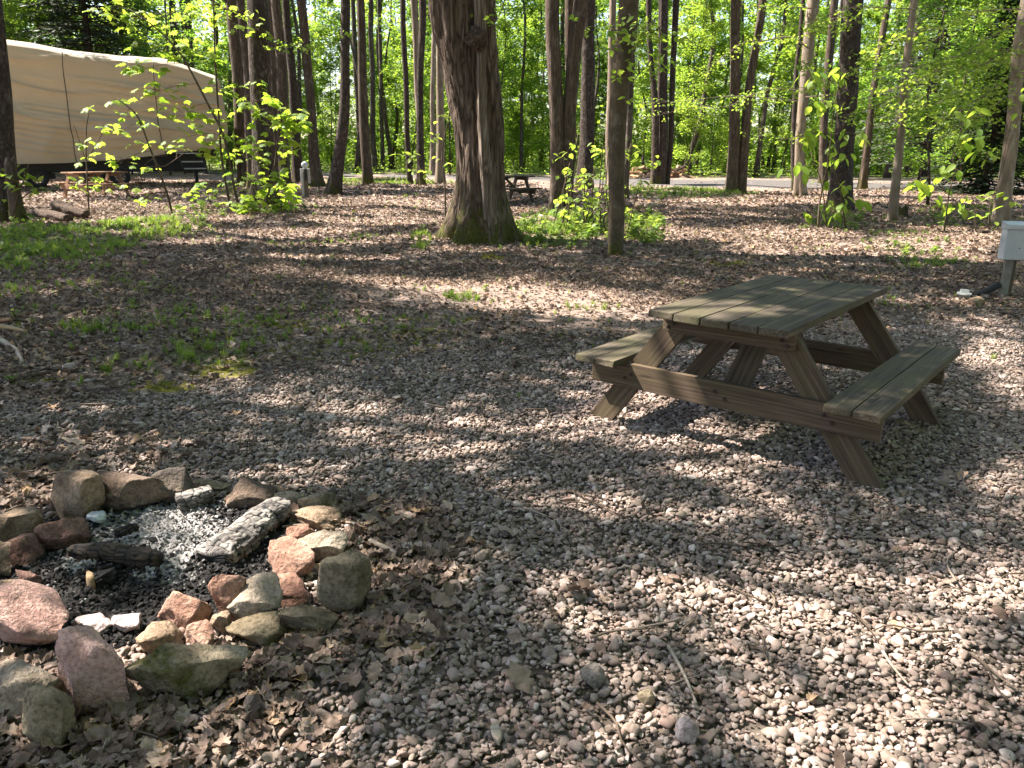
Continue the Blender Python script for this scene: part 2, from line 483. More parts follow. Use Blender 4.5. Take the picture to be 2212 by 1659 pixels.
WOOD_RED = mat_wood('reddish_plank', ((0.12, 0.062, 0.035), (0.25, 0.14, 0.08), (0.37, 0.23, 0.14)), 0.1)
WOOD_DARK = mat_wood('dark_plank', ((0.03, 0.025, 0.02), (0.07, 0.058, 0.046), (0.13, 0.11, 0.09)), 0.2)
WOOD_POST = mat_wood('post_timber', ((0.06, 0.045, 0.032), (0.14, 0.11, 0.08), (0.25, 0.205, 0.155)), 0.15)
WOOD_SPLIT = mat_wood('split_wood', ((0.2, 0.12, 0.06), (0.36, 0.25, 0.14), (0.5, 0.38, 0.24)), 0.0, dirt=0.3)
WOOD_SPLITGREY = mat_wood('grey_split_wood', ((0.16, 0.13, 0.1), (0.32, 0.27, 0.21), (0.5, 0.44, 0.36)), 0.0, dirt=0.3)
WOOD_SPLITRED = mat_wood('red_split_wood', ((0.16, 0.08, 0.045), (0.3, 0.17, 0.1), (0.44, 0.3, 0.2)), 0.0, dirt=0.3)

def mat_plain(name, c, rough=0.6, metal=0.0, var=0.3, scale=6, spec=0.4, bump=0.1):
    m = M(name)
    n = m.noise(m.coord('Object', (1, 1, 1), True), scale, 5, 0.65)
    m.color(m.mix(m.ramp(n, [(0.3, 0.0), (0.75, 1.0)]), tuple(x * (1 - var) for x in c), tuple(min(1, x * (1 + var * 0.4)) for x in c)))
    m.b.inputs['Roughness'].default_value = rough; m.b.inputs['Metallic'].default_value = metal
    m.b.inputs['Specular IOR Level'].default_value = spec
    m.bump(n, bump, 0.003)
    return m.mat
MAT_METALBOX = mat_plain('grey_painted_metal', (0.36, 0.38, 0.39), 0.42, 0.0, 0.12, 9, 0.5, 0.05)
MAT_GALV = mat_plain('galvanised_steel', (0.42, 0.42, 0.41), 0.5, 0.6, 0.25, 12)
MAT_BLACK = mat_plain('black_frame', (0.012, 0.012, 0.013), 0.6, 0, 0.3, 8)
MAT_TYRE = mat_plain('tyre_rubber', (0.018, 0.018, 0.018), 0.85, 0, 0.3, 20)
MAT_RIM = mat_plain('rim_alloy', (0.07, 0.07, 0.072), 0.45, 0.7, 0.2, 10)
MAT_WHITE = mat_plain('white_plastic', (0.72, 0.7, 0.64), 0.5, 0, 0.12, 14)
MAT_PIPE = mat_plain('grey_pipe', (0.2, 0.185, 0.16), 0.7, 0, 0.3, 14)
MAT_ROPE = mat_plain('rope', (0.09, 0.075, 0.055), 0.9, 0, 0.3, 60)
MAT_METERGLASS = mat_plain('meter_glass', (0.42, 0.46, 0.48), 0.12, 0, 0.2, 6, 0.7)
MAT_NAIL = mat_plain('rusty_nail', (0.05, 0.035, 0.028), 0.8, 0.3, 0.3, 50)
MAT_GLASSLUMP = mat_plain('ashy_glass', (0.5, 0.53, 0.53), 0.18, 0, 0.3, 30, 0.6)

# ------------------------------------------------------------------ ground masks (what covers the ground where)
def emask(px, py, L):
    out = np.zeros(np.shape(px))
    for e in L:
        cx, cy_, rx, ry = e[:4]
        s = e[4] if len(e) > 4 else 1.0
        r = np.sqrt(((px - cx) / rx) ** 2 + ((py - cy_) / ry) ** 2)
        out = np.maximum(out, s * np.clip(2.2 * (1.18 - r), 0, 1))
    return out
_gb = np.array([at(*p)[:2] for p in ((-300, 900), (0, 880), (250, 850), (560, 815), (800, 762), (1000, 735), (1400, 735), (1900, 700), (2212, 690), (2600, 690))])
def gravel_mask(x, y):
    yb = np.interp(x, _gb[:, 0], _gb[:, 1])
    n = vnoise(np.stack([x * 1.3, y * 1.3, np.zeros_like(x)], -1), 3) * 0.35
    return np.clip((yb - y + n) / 0.9 + 0.5, 0, 1)
GRASS_E = [(130, 525, 180, 42), (330, 495, 150, 22), (460, 765, 120, 34), (300, 800, 140, 26, .5), (560, 735, 90, 20, .5), (1210, 500, 110, 42), (1400, 500, 50, 40, .7), (1000, 640, 45, 9),
           (1270, 662, 70, 10, .7), (1930, 520, 90, 22, .6), (2000, 565, 110, 18, .6), (1480, 416, 170, 12), (850, 394, 170, 7), (700, 520, 200, 16, .35),
           (2120, 760, 60, 30, .5), (1950, 660, 60, 12, .5), (910, 525, 25, 25), (1740, 545, 60, 12, .4), (190, 720, 60, 20, .8), (100, 830, 120, 24, .5), (30, 600, 60, 50, .6), (520, 420, 90, 20, .5)]
MOSS_E = [(490, 800, 78, 20), (350, 838, 75, 14), (85, 822, 55, 10), (600, 700, 90, 13, .8), (900, 716, 110, 9, .7), (1580, 575, 60, 5), (1060, 560, 30, 5), (150, 500, 120, 14, .5), (950, 690, 120, 8, .6)]
DIRT_E = [(1050, 640, 330, 32), (1330, 690, 220, 30), (900, 690, 250, 22, .7), (2000, 700, 250, 30, .8), (1850, 640, 200, 18, .7)]
LEAFY_E = [(880, 1200, 130, 130), (800, 1370, 190, 70), (560, 1460, 260, 55), (420, 1560, 300, 110), (150, 1600, 260, 120), (60, 1060, 130, 50), (60, 1000, 160, 60, .5), (760, 1120, 90, 40, .7),
           (330, 1500, 120, 40), (40, 1480, 100, 60), (640, 1090, 140, 30, .6), (260, 960, 250, 60, .35)]
def ground_masks(x, y):
    P = np.stack([x, y, np.zeros_like(x)], -1)
    px, py, d = project(P)
    ok = d > 0.3
    gm = gravel_mask(x, y)
    gr = np.where(ok, emask(px, py, GRASS_E), 0)
    mo = np.where(ok, emask(px, py, MOSS_E), 0)
    di = np.where(ok, emask(px, py, DIRT_E), 0)
    lf = np.where(ok, emask(px, py, LEAFY_E), 0)
    gr = np.where(y > 46, 1.0, gr)
    gr = np.maximum(gr, np.where(ok, emask(px, py, [(450, 720, 480, 70, .42), (150, 640, 250, 90, .38)]), 0))
    mo = np.maximum(mo, np.where(ok, emask(px, py, [(650, 740, 330, 40, .45)]), 0))
    return gm, gr, mo, di, lf

# ------------------------------------------------------------------ ground
def ground():
    xs = np.concatenate([-np.geomspace(500, 17, 14), np.arange(-16, 16.01, 0.2), np.geomspace(17, 500, 14)])
    ys = np.concatenate([-np.geomspace(300, 2, 10), np.arange(-1, 12.01, 0.16), np.arange(12.4, 40, 0.5), np.geomspace(41, 700, 14)])
    X, Y = np.meshgrid(xs, ys)
    x, y = X.ravel(), Y.ravel()
    gm, gr, mo, di, lf = ground_masks(x, y)
    z = gz(x, y) - 0.014 * gm
    z = np.where((np.abs(x) > 60) | (y > 60), np.maximum(z, 0) + 0.00 * z, z)
    V = np.stack([x, y, z], 1)
    nx, ny = len(xs), len(ys)
    i = (np.arange(ny - 1)[:, None] * nx + np.arange(nx - 1)[None]).ravel()
    F = np.stack([i, i + 1, i + nx + 1, i + nx], 1)
    m = M('forest_floor')
    p = m.geo()
    n1 = m.noise(p, 0.9, 5, 0.6); n2 = m.noise(p, 14, 6, 0.7); n3 = m.noise(p, 60, 3, 0.7)
    dirt = m.ramp(n2, [(0.25, (0.075, 0.055, 0.042)), (0.5, (0.15, 0.115, 0.09)), (0.75, (0.235, 0.185, 0.155))])
    vc = m.voro(p, 16, 'F1', 'Color')
    sep = m.node('ShaderNodeSeparateColor'); m.link(vc, sep.inputs[0])
    litter = m.ramp(sep.outputs[0], [(0.0, (0.075, 0.05, 0.036)), (0.35, (0.16, 0.108, 0.08)), (0.6, (0.24, 0.17, 0.13)), (0.8, (0.31, 0.24, 0.195)), (1.0, (0.4, 0.33, 0.28))])
    edge = m.voro(p, 16, 'DISTANCE_TO_EDGE')
    litter = m.mix(0.8, litter, m.ramp(edge, [(0.0, 0.35), (0.14, 1.0)]), 'MULTIPLY')
    col = m.mix(m.ramp(n1, [(0.3, 0.75), (0.65, 1.0)]), dirt, litter)
    col = m.mix(m.attr('dirt'), col, m.mix(0.3, dirt, (0.3, 0.225, 0.19)))
    col = m.mix(m.attr('gravel'), col, m.ramp(n2, [(0.25, (0.06, 0.048, 0.037)), (0.7, (0.16, 0.13, 0.105))]))
    gcol = m.ramp(n3, [(0.3, (0.04, 0.055, 0.012)), (0.7, (0.11, 0.14, 0.03))])
    gk = m.ramp(m.math('ADD', m.math('MULTIPLY', m.attr('grass'), 0.6), m.math('MULTIPLY', n2, 0.55)), [(0.6, 0.0), (0.85, 0.85)])
    col = m.mix(gk, col, gcol)
    mcol = m.ramp(n3, [(0.3, (0.075, 0.075, 0.012)), (0.7, (0.22, 0.2, 0.03))])
    mk = m.ramp(m.math('ADD', m.math('MULTIPLY', m.attr('moss'), 0.6), m.math('MULTIPLY', m.noise(p, 7, 5, 0.7), 0.6)), [(0.6, 0.0), (0.78, 0.95)])
    col = m.mix(mk, col, mcol)
    m.color(col)
    m.bump(m.mix(0.5, n2, m.mix(0.5, edge, n3)), 0.9, 0.03)
    m.b.inputs['Roughness'].default_value = 0.95
    me = mesh_np('ground', V, F, m.mat, True)
    for nm, a in (('gravel', gm), ('grass', gr), ('moss', mo), ('dirt', di)):
        t = me.attributes.new(nm, 'FLOAT', 'POINT'); t.data.foreach_set('value', a.astype(np.float32))
    structure(obj('ground', me), 'brown forest floor of leaf litter, bare soil and moss')
ground()

def road():
    near = smooth_path([(-60, 47), (-20, 45), (-8, 42.5), (2, 38), (8, 34.8), (20, 33.2), (60, 33)], 90)
    far = smooth_path([(-60, 50), (-20, 48), (-8, 45.5), (3, 43.6), (10, 43), (20, 41.5), (60, 40)], 90)
    k = 24
    t = np.linspace(0, 1, k)
    P = near[:, None, :] * (1 - t)[None, :, None] + far[:, None, :] * t[None, :, None]
    x, y = P[..., 0].ravel(), P[..., 1].ravel()
    z = gz(x, y) + 0.03 - .045 * (np.tile(np.minimum(t, 1 - t), 90) < .01)
    i = (np.arange(89)[:, None] * k + np.arange(k - 1)[None]).ravel()
    m = M('gravel_road')
    p = m.geo()
    n = m.noise(p, 3, 6, 0.7); n2 = m.noise(m.geo((1, 6, 1)), 0.6, 4, 0.6)
    c = m.ramp(n, [(0.3, (0.045, 0.04, 0.037)), (0.55, (0.085, 0.077, 0.072)), (0.75, (0.16, 0.142, 0.13))])
    c = m.mix(m.ramp(n2, [(0.4, 0.0), (0.6, 0.8)]), c, (0.09, 0.083, 0.08))
    m.color(c); m.bump(n, 0.8, 0.04)
    structure(obj('road', mesh_np('road', np.stack([x, y, z], 1), np.stack([i, i + k, i + k + 1, i + 1], 1), m.mat)), 'grey gravel road crossing behind the campsite')
road()

# ------------------------------------------------------------------ trees
maple_leaf_outline = [(0, 0), (.10, .16), (.34, .10), (.30, .22), (.52, .34), (.40, .42), (.46, .62), (.28, .56), (.20, .66), (.16, .82), (0, 1.0)]
def leaf_mesh(name, kind, mat):
    g = Geo()
    if kind == 'maple':
        pts = maple_leaf_outline
        half = np.array(pts)
        R_ = [(x, y, -0.35 * x * x - 0.18 * (y - .3) ** 2 + 0.05 * (1 if i % 2 else -1) * (i > 0)) for i, (x, y) in enumerate(half)]
        L_ = [(-x, y, z) for x, y, z in R_]
        c = (0, .38, .03)
        V = [c] + R_ + L_[1:-1][::-1]
        n = len(V)
        F = [(0, i, i % (n - 1) + 1) for i in range(1, n)]
        g.add(V, F, 0.5)
        g.add([(-.008, -.35, -.05), (.008, -.35, -.05), (.008, .02, 0), (-.008, .02, 0)], [(0, 1, 2, 3)], 0.3)
    else:
        t = np.linspace(0, 1, 7)
        w = 0.29 * np.sin(np.pi * t ** 0.85) ** 0.85
        z = -0.22 * (t - 0.2) ** 2
        Rr = np.stack([w, t, z + 0.07 * (w > .01)], 1); Cc = np.stack([0 * t, t, z], 1); Ll = np.stack([-w, t, z + 0.07 * (w > .01)], 1)
        V = np.concatenate([Ll, Cc, Rr]); k = 7
        i = np.arange(k - 1)
        F = np.concatenate([np.stack([i, i + k, i + k + 1, i + 1], 1), np.stack([i + k, i + 2 * k, i + 2 * k + 1, i + k + 1], 1)])
        g.add(V, F, 0.5)
    return g.mesh(name, mat)
MAPLE_LEAVES = [leaf_mesh('maple_leaf', 'maple', LEAF['maple']), leaf_mesh('maple_leaf_pale', 'maple', LEAF['young'])]
OVAL_LEAVES = [leaf_mesh('oval_leaf', 'oval', LEAF['young']), leaf_mesh('oval_leaf_green', 'oval', LEAF['maple'])]
for me, t in ((MAPLE_LEAVES[0], .6), (MAPLE_LEAVES[1], .6), (OVAL_LEAVES[0], .5), (OVAL_LEAVES[1], .6)):
    me.attributes['tint'].data.foreach_set('value', np.full(len(me.vertices), t, np.float32))

def leaf_quads(P, L, rng, tilt=0.5, wid=0.36, droop=0.25):
    """one folded leaf per point"""
    n = len(P)
    L = np.broadcast_to(np.asarray(L, float), (n,)) * rng.uniform(0.7, 1.25, n)
    a = rng.uniform(0, 2 * np.pi, n)
    d = np.stack([np.cos(a), np.sin(a), rng.normal(-droop, tilt * 0.5, n)], 1)
    d /= np.linalg.norm(d, axis=1, keepdims=True)
    up = np.stack([rng.normal(0, tilt, n), rng.normal(0, tilt, n), np.ones(n)], 1)
    s = np.cross(d, up); s /= np.linalg.norm(s, axis=1, keepdims=True) + 1e-9
    nn = np.cross(s, d)
    L = L[:, None]
    V = np.stack([P, P + d * L * .45 + s * L * wid + nn * L * .08, P + d * L, P + d * L * .45 - s * L * wid + nn * L * .08], 1).reshape(-1, 3)
    F = np.arange(4 * n).reshape(n, 4)
    t = np.repeat(np.clip(rng.normal(0.5, 0.22, n), 0, 1), 4)
    return V, F, t

def trunk_geo(path, radii, seg, flare=0.5, flare_h=0.45, lobes=5, rough=0.06, seed=0, ridge=0.0):
    k = len(path)
    z = path[:, 2] - path[0, 2]
    th = np.linspace(0, 2 * np.pi, seg, endpoint=False)
    rad = np.repeat(np.asarray(radii, float)[:, None], seg, 1)
    rg = np.random.default_rng(seed)
    ph = rg.uniform(0, 6.28, 4)
    lob = 0.55 + 0.45 * np.cos(lobes * th + ph[0]) + 0.25 * np.cos((lobes - 2) * th + ph[1])
    fl = flare * np.exp(-np.clip(z, 0, None) / flare_h)[:, None] * np.clip(lob, 0.05, 2)[None]
    rad = rad * (1 + fl)
    r0 = radii[0]
    C = np.stack([np.cos(th), np.sin(th)], 1)
    Q = np.stack([np.repeat(C[None, :, 0] * 2.2, k, 0), np.repeat(C[None, :, 1] * 2.2, k, 0), np.repeat(z[:, None] * 0.8, seg, 1)], -1)
    rad = rad * (1 + rough * fbm(Q, seed, 3))
    if ridge > 0:
        Q2 = np.stack([np.repeat(C[None, :, 0], k, 0) * r0 * 17, np.repeat(C[None, :, 1], k, 0) * r0 * 17, np.repeat(z[:, None] * 2.0, seg, 1)], -1)
        warp = vnoise(Q2 * 0.35, seed + 5)[..., None] * 1.2
        rd = 1 - np.abs(vnoise(Q2 + warp, seed + 9)) * 2
        Q3 = Q2 * np.array([2.3, 2.3, 3.5])
        rad = rad + ridge * (0.7 * rd + 0.4 * vnoise(Q3, seed + 11))
    return tube(path, rad, seg, cap=True)

TREES = []       # dicts: root, xy(z), for the canopy
def path_at(path, z):
    return np.array([np.interp(z, path[:, 2], path[:, 0]), np.interp(z, path[:, 2], path[:, 1])])
def px_path(pts, back=0.0):
    """picture points (x, y, width), first on the ground -> world points, radii"""
    b = at(pts[0][0], pts[0][1])
    Y = b[1] + back
    W = [np.array([at_depth(pts[0][0], pts[0][1], Y)[0], Y, 0.0])]
    for p in pts[1:]:
        W.append(at_depth(p[0], p[1], Y))
    depth = project(np.array(W[0]))[2]
    rad = [max(0.006, p[2] * 0.5 / CAM_F * depth) for p in pts]
    return np.array(W), np.array(rad)
def tall_path(W, rad, H, rows, lean_keep=0.35, wob=0.0, seed=0):
    P, Rr = [np.array(w) for w in W], list(rad)
    d = (P[-1] - P[-2]); d = d / max(d[2], 0.3)
    top = P[-1]
    s = 0
    while top[2] < H - 0.5:
        step = min(3.0, H - top[2])
        s += 1
        dd = np.array([d[0] * lean_keep ** s, d[1] * lean_keep ** s, 1.0])
        top = top + dd * step
        P.append(top)
        Rr.append(max(0.03, Rr[-1] * (1 - 0.17 * step / 3) * 0.97))
    P, Rr = np.array(P), np.array(Rr)
    P[0, 2] -= 0.06
    zs = P[0, 2] + (H - P[0, 2]) * np.linspace(0, 1, rows) ** 1.45
    sp = smooth_path(P, 160)
    path = np.stack([np.interp(zs, sp[:, 2], sp[:, 0]), np.interp(zs, sp[:, 2], sp[:, 1]), zs], 1)
    if wob:
        path[:, 0] += wob * vnoise(np.stack([zs * .5, 0 * zs + seed, 0 * zs], 1), seed)
    return path, np.interp(zs, P[:, 2], Rr)
def add_tree(name, label, bark, pts, H=17.0, seg=20, rows=40, flare=0.55, lobes=5, rough=0.06, ridge=0.0, flare_h=0.45, cat='tree', group=None, canopy=True, seed=None, extra_stems=(), wob=0.05):
    seed = seed if seed is not None else len(TREES) * 13 + 5
    W, rad = px_path(pts)
    W[:, 1] += rad[0]
    path, rr = tall_path(W, rad, H, rows, wob=wob, seed=seed)
    base = np.array([W[0][0], W[0][1], float(gz(W[0][0], W[0][1]))])
    root = thing(name, label, cat, base, 0, group)
    path[:, 2] += base[2]
    V, F = trunk_geo(path - base, rr, seg, flare, flare_h, lobes, rough, seed, ridge)
    g = Geo().add(V, F)
    o = obj('trunk', g.mesh('trunk', BARK[bark], True), root)
    T = dict(root=root, path=path, H=H, clumps=[], bark=bark, canopy=canopy, base=base)
    TREES.append(T)
    for st in extra_stems:
        W2, r2 = px_path(st['pts'])
        W2[:, 1] += W[0][1] - W2[0][1] + st.get('dy', 0)
        if st.get('from', 0) > 0:
            W2[0][2] = st['from']
        p2, rr2 = tall_path(W2, r2, st.get('H', H), rows, wob=wob, seed=seed + 3)
        p2[:, 2] += base[2]
        V, F = trunk_geo(p2 - base, rr2, seg, st.get('flare', 0.3), 0.35, 4, rough, seed + 4, ridge * .5)
        me = Geo().add(V, F).mesh('stem', BARK[st.get('bark', bark)], True)
        s = obj('stem', me, root)
        if 'label' in st: s['label'] = st['label']
        TREES.append(dict(root=root, path=p2, H=st.get('H', H), clumps=[], bark=bark, canopy=canopy, base=base, joined=T))
    return T

# trees measured from the photograph: (x, y, width) from the foot up
T_left = add_tree('pine_tree', 'dark rough trunk cut off by the left picture edge beside a tall stump', 'dark', [(-8, 488, 62), (-17, 300, 44), (-38, 0, 40)], 18)
add_tree('forest_tree', 'brown trunk rising just past the right end of the covered trailer', 'brown', [(521, 395, 24), (513, 230, 25), (496, 0, 24)], 16)
add_tree('forest_tree', 'thin lichen-spotted trunk squeezed against the thick dark pine by the trailer', 'brown', [(545, 405, 20), (528, 120, 19), (517, 0, 17)], 15)
T_pine = add_tree('pine_tree', 'thick dark scaly pine trunk behind the leafy maple sapling', 'dark', [(571, 447, 50), (562, 300, 44), (553, 120, 43), (549, 0, 41)], 19, seg=32, rows=70, ridge=0.006, flare=0.7)
add_tree('forest_tree', 'pale brown trunk touching the thick dark pine, sunlit seam on its side', 'brown', [(597, 402, 27), (592, 200, 25), (583, 0, 23)], 16)
add_tree('forest_tree', 'brown trunk leaning left, directly behind the pale brown one', 'brown', [(614, 414, 24), (607, 200, 22), (597, 60, 20), (590, 0, 19)], 16)
add_tree('forest_tree', 'leaning grey-brown trunk behind the grey meter post', 'dark', [(641, 396, 24), (629, 200, 18), (614, 0, 15)], 16)
add_tree('forest_tree', 'curved brown trunk with mossy foot just past the grey meter post', 'brown', [(681, 403, 25), (671, 230, 18), (654, 80, 19), (645, 0, 19)], 16, flare=0.8)
add_tree('forest_tree', 'dark trunk bent like a bow with yellow moss on its foot', 'dark', [(713, 419, 27), (731, 300, 25), (745, 170, 19), (741, 0, 19)], 17, flare=0.8, rows=50)
add_tree('forest_tree', 'straight sunlit purplish-grey trunk next to the bow-shaped one', 'brown', [(793, 400, 21), (785, 250, 20), (776, 0, 16)], 17)
add_tree('forest_tree', 'thin dark trunk behind the straight sunlit one', 'far', [(778, 366, 12), (768, 150, 11), (760, 0, 9)], 14)
add_tree('forest_tree', 'black straight trunk deep in shade right of the sunlit one', 'far', [(808, 371, 12), (803, 200, 11), (800, 0, 10)], 14)
add_tree('forest_tree', 'slim grey trunk far back, second behind the black shaded one', 'far', [(826, 369, 9), (822, 200, 8), (817, 0, 8)], 14)
add_tree('forest_tree', 'slender dark trunk standing alone before the dark-pale pair', 'dark', [(884, 399, 12), (876, 200, 11), (870, 0, 11)], 16)
add_tree('forest_tree', 'dark flaky trunk crossing in front of a pale one', 'dark', [(907, 405, 17), (908, 200, 14), (911, 0, 15)], 16, flare=0.6)
add_tree('forest_tree', 'pale trunk slanting behind the dark flaky one', 'pale', [(909, 397, 13), (902, 200, 12), (893, 0, 13)], 15)
add_tree('forest_tree', 'pale thin sunlit trunk, farther of the two left of the huge maple', 'pale', [(931, 381, 12), (935, 200, 10), (937, 0, 9)], 15)
add_tree('forest_tree', 'pale sunlit trunk with flared foot beside the huge maple', 'pale', [(948, 397, 20), (949, 250, 16), (950, 0, 15)], 16)
T_maple = add_tree('old_maple_tree', 'huge old maple with deeply furrowed bark and mossy spreading roots', 'maple',
                   [(1043, 528, 130), (1037, 420, 104), (1029, 300, 103), (1012, 150, 112), (1003, 70, 120), (997, 0, 128)], 20, seg=150, rows=210, flare=0.72, lobes=6, rough=0.13, ridge=0.03, flare_h=0.5)
T_clump = add_tree('clump_tree', 'pale brown clump of three trunks growing from one base amid bushes', 'brown',
                   [(1200, 462, 32), (1202, 380, 30), (1197, 150, 30), (1192, 0, 29)], 18, seg=28, rows=60, flare=0.6, lobes=4,
                   extra_stems=[dict(pts=[(1222, 455, 26), (1222, 300, 26), (1240, 110, 27), (1254, 0, 29)], dy=0.05), dict(pts=[(1216, 440, 16), (1219, 250, 17), (1218, 0, 18)], dy=0.5)])
add_tree('pine_tree', 'near-black straight trunk close behind the three-trunk clump', 'dark', [(1265, 410, 34), (1269, 250, 30), (1276, 0, 25)], 18, seg=24, rows=50)
add_tree('forest_tree', 'grey slender trunk seen just left of the olive-brown leaning tree', 'pale', [(1318, 404, 15), (1320, 200, 15), (1325, 0, 14)], 16)
T_slim = add_tree('young_maple_tree', 'olive-brown leaning tree in the open, nearest on the right of the huge maple', 'slim', [(1324, 553, 30), (1332, 400, 33), (1343, 200, 37), (1361, 0, 38)], 16, seg=28, rows=70, flare=0.25, rough=0.05, ridge=0.003)
add_tree('forest_tree', 'grey trunk peeking out behind the olive-brown leaning tree', 'far', [(1351, 430, 15), (1361, 200, 15), (1375, 0, 14)], 15)
add_tree('clump_tree', 'dark double trunk splitting into four stems in front of a wood pile', 'dark',
         [(1415, 400, 17), (1417, 250, 15), (1408, 130, 11), (1404, 0, 11)], 17,
         extra_stems=[dict(pts=[(1434, 401, 19), (1438, 250, 17), (1442, 0, 15)]), dict(pts=[(1420, 398, 10), (1424, 130, 12), (1427, 0, 12)], dy=.3), dict(pts=[(1438, 398, 10), (1450, 130, 12), (1457, 0, 13)], dy=.3)])
add_tree('clump_tree', 'reddish-brown pair of trunks forming a V beside the gravel road', 'brown',
         [(1588, 417, 26), (1590, 250, 22), (1592, 120, 19), (1594, 0, 20)], 18, seg=26, rows=50, flare=0.75,
         extra_stems=[dict(pts=[(1611, 418, 22), (1620, 250, 19), (1640, 100, 16), (1654, 0, 16)], flare=.5)])
T_beech = add_tree('beech_tree', 'pale sunlit beech with long bare side branches reaching left', 'pale', [(1731, 424, 24), (1735, 300, 20), (1745, 150, 22), (1759, 0, 25)], 16, seg=24, rows=50)
add_tree('forest_tree', 'thin dark trunk almost touching the pale beech', 'dark', [(1716, 412, 12), (1718, 300, 11), (1726, 120, 9), (1735, 0, 8)], 13)
add_tree('forest_tree', 'brown trunk between the pale beech and the thick black one', 'brown', [(1780, 397, 17), (1789, 200, 16), (1807, 0, 16)], 15)
T_black = add_tree('pine_tree', 'thick black-barked trunk leaning right among leafy saplings', 'dark', [(1822, 456, 49), (1832, 300, 41), (1845, 130, 39), (1853, 0, 40)], 19, seg=32, rows=70, ridge=0.005, flare=0.4)
add_tree('forest_tree', 'slender tree leaning right, directly behind the thick black trunk', 'brown', [(1868, 411, 17), (1885, 250, 14), (1905, 110, 13), (1923, 0, 13)], 14)
T_r32 = add_tree('beech_tree', 'smooth pale leaning tree with a rotten stump at its foot', 'pale', [(1936, 471, 20), (1950, 300, 17), (1970, 110, 14), (1984, 0, 15)], 14, flare=0.35)
T_r33 = add_tree('beech_tree', 'pale mottled trunk at the right picture edge above the grey box', 'pale', [(2175, 488, 30), (2187, 330, 27), (2207, 160, 26), (2232, 0, 26)], 15, seg=26, rows=50)
add_tree('forest_tree', 'left one of two dark trunks showing above the beige trailer cover', 'dark', [(383, 372, 16), (379, 150, 15), (368, 0, 12)], 15)
add_tree('forest_tree', 'right one of two dark trunks showing above the beige trailer cover', 'dark', [(411, 374, 20), (405, 150, 20), (396, 0, 22)], 15)

# a pale sprout grown against the old maple, with its burl
def maple_details():
    root, base = T_maple['root'], T_maple['base']
    Yd = base[1] - 0.52
    pts = [(1060, 515, 30), (1056, 450, 30), (1050, 380, 27), (1046, 330, 23), (1041, 250, 21), (1040, 150, 19), (1037, 70, 20), (1036, 0, 21)]
    W = np.array([at_depth(p[0], p[1], Yd) for p in pts]); d = project(W[2])[2]
    rad = np.array([p[2] * .5 / CAM_F * d for p in pts])
    W[0, 2] = 0.0; W[0, 1] += .05; W[1, 1] += .12; W[2, 1] += .1
    path, rr = tall_path(W, rad, 9.0, 70, wob=0.01, seed=3)
    V, F = trunk_geo(path - base, rr, 40, 0.5, 0.3, 4, 0.16, 3, 0.014)
    s = obj('sprout_stem', Geo().add(V, F).mesh('sprout_stem', BARK['sprout'], True), root)
    s['label'] = 'pale smooth sprout stem grown against the furrowed trunk'
    c = at_depth(1031, 84, Yd - 0.1)
    bm = bmesh.new(); bmesh.ops.create_icosphere(bm, subdivisions=4, radius=1)
    V = np.array([v.co for v in bm.verts]); n = fbm(V * 2.2, 4, 4)
    V = V * (1 + 0.35 * n + 0.25 * np.abs(vnoise(V * 5, 8)))[:, None] * np.array([.15, .12, .15])
    for v, p in zip(bm.verts, V): v.co = p
    b = obj('burl', bm_mesh(bm, 'burl', BARK['nomoss'], 0, smooth=True), root, c - base)
maple_details()

# trees outside the frame on the left, whose crowns shade the campsite
OFF = [(-6.6, 4.9), (-7.6, 7.4), (-5.4, 2.2), (-8.6, 3.2), (-11.5, 7.8), (-7.2, -1.8), (-14.5, 12.5), (-11, -4.5), (-17, 18), (-5.2, -5.4), (-15, 3), (-19, 9), (-13, 0.2), (-21, 15)]
for i, (x, y) in enumerate(OFF):
    rg = np.random.default_rng(100 + i)
    H = rg.uniform(15, 20)
    P = np.array([(x, y, 0), (x + rg.normal(0, .15), y + rg.normal(0, .15), H * .5), (x + rg.normal(0, .4), y + rg.normal(0, .4), H)])
    r = rg.uniform(.13, .24) if i > 2 else .07
    path, rr = tall_path(P, [r, r * .75, r * .25], H, 30, wob=.08, seed=i)
    base = np.array([x, y, 0.0])
    root = thing('forest_tree', 'forest tree standing outside the picture, shading the camp', 'tree', base, 0, 'trees around the campsite out of view')
    V, F = trunk_geo(path - base, rr, 16, .5, .45, 5, .06, 50 + i)
    obj('trunk', Geo().add(V, F).mesh('trunk', BARK['far'], True), root)
    TREES.append(dict(root=root, path=path, H=H, clumps=[], bark='far', canopy=True, base=base))

# ------------------------------------------------------------------ canopy: unseen leaf clumps of the tall crowns, placed by mask to shape ground shade
SUNLIT = [(270, 462, 240, 20), (330, 497, 130, 12, .8), (760, 452, 170, 12), (870, 432, 170, 9), (820, 478, 150, 7), (640, 498, 140, 8), (800, 520, 200, 8), (1000, 545, 100, 6), (700, 556, 130, 7), (450, 520, 90, 7),
          (620, 590, 90, 7), (960, 612, 210, 11), (1180, 640, 230, 17), (1330, 668, 190, 20), (1080, 660, 130, 10, .8), (820, 640, 60, 6),
          (1600, 505, 240, 10), (1500, 470, 150, 6), (1560, 545, 140, 7, .8), (1780, 530, 180, 10), (2080, 520, 140, 24), (1960, 560, 170, 12), (1900, 430, 260, 9), (1570, 437, 170, 8), (1420, 602, 90, 5),
          (2030, 610, 130, 6, .8), (1720, 590, 60, 4), (2120, 700, 90, 9), (2150, 760, 80, 28), (2170, 830, 60, 18), (2060, 660, 60, 5), (1130, 470, 150, 18, .8), (1240, 520, 120, 22, .8), (1420, 500, 60, 14),
          ] 
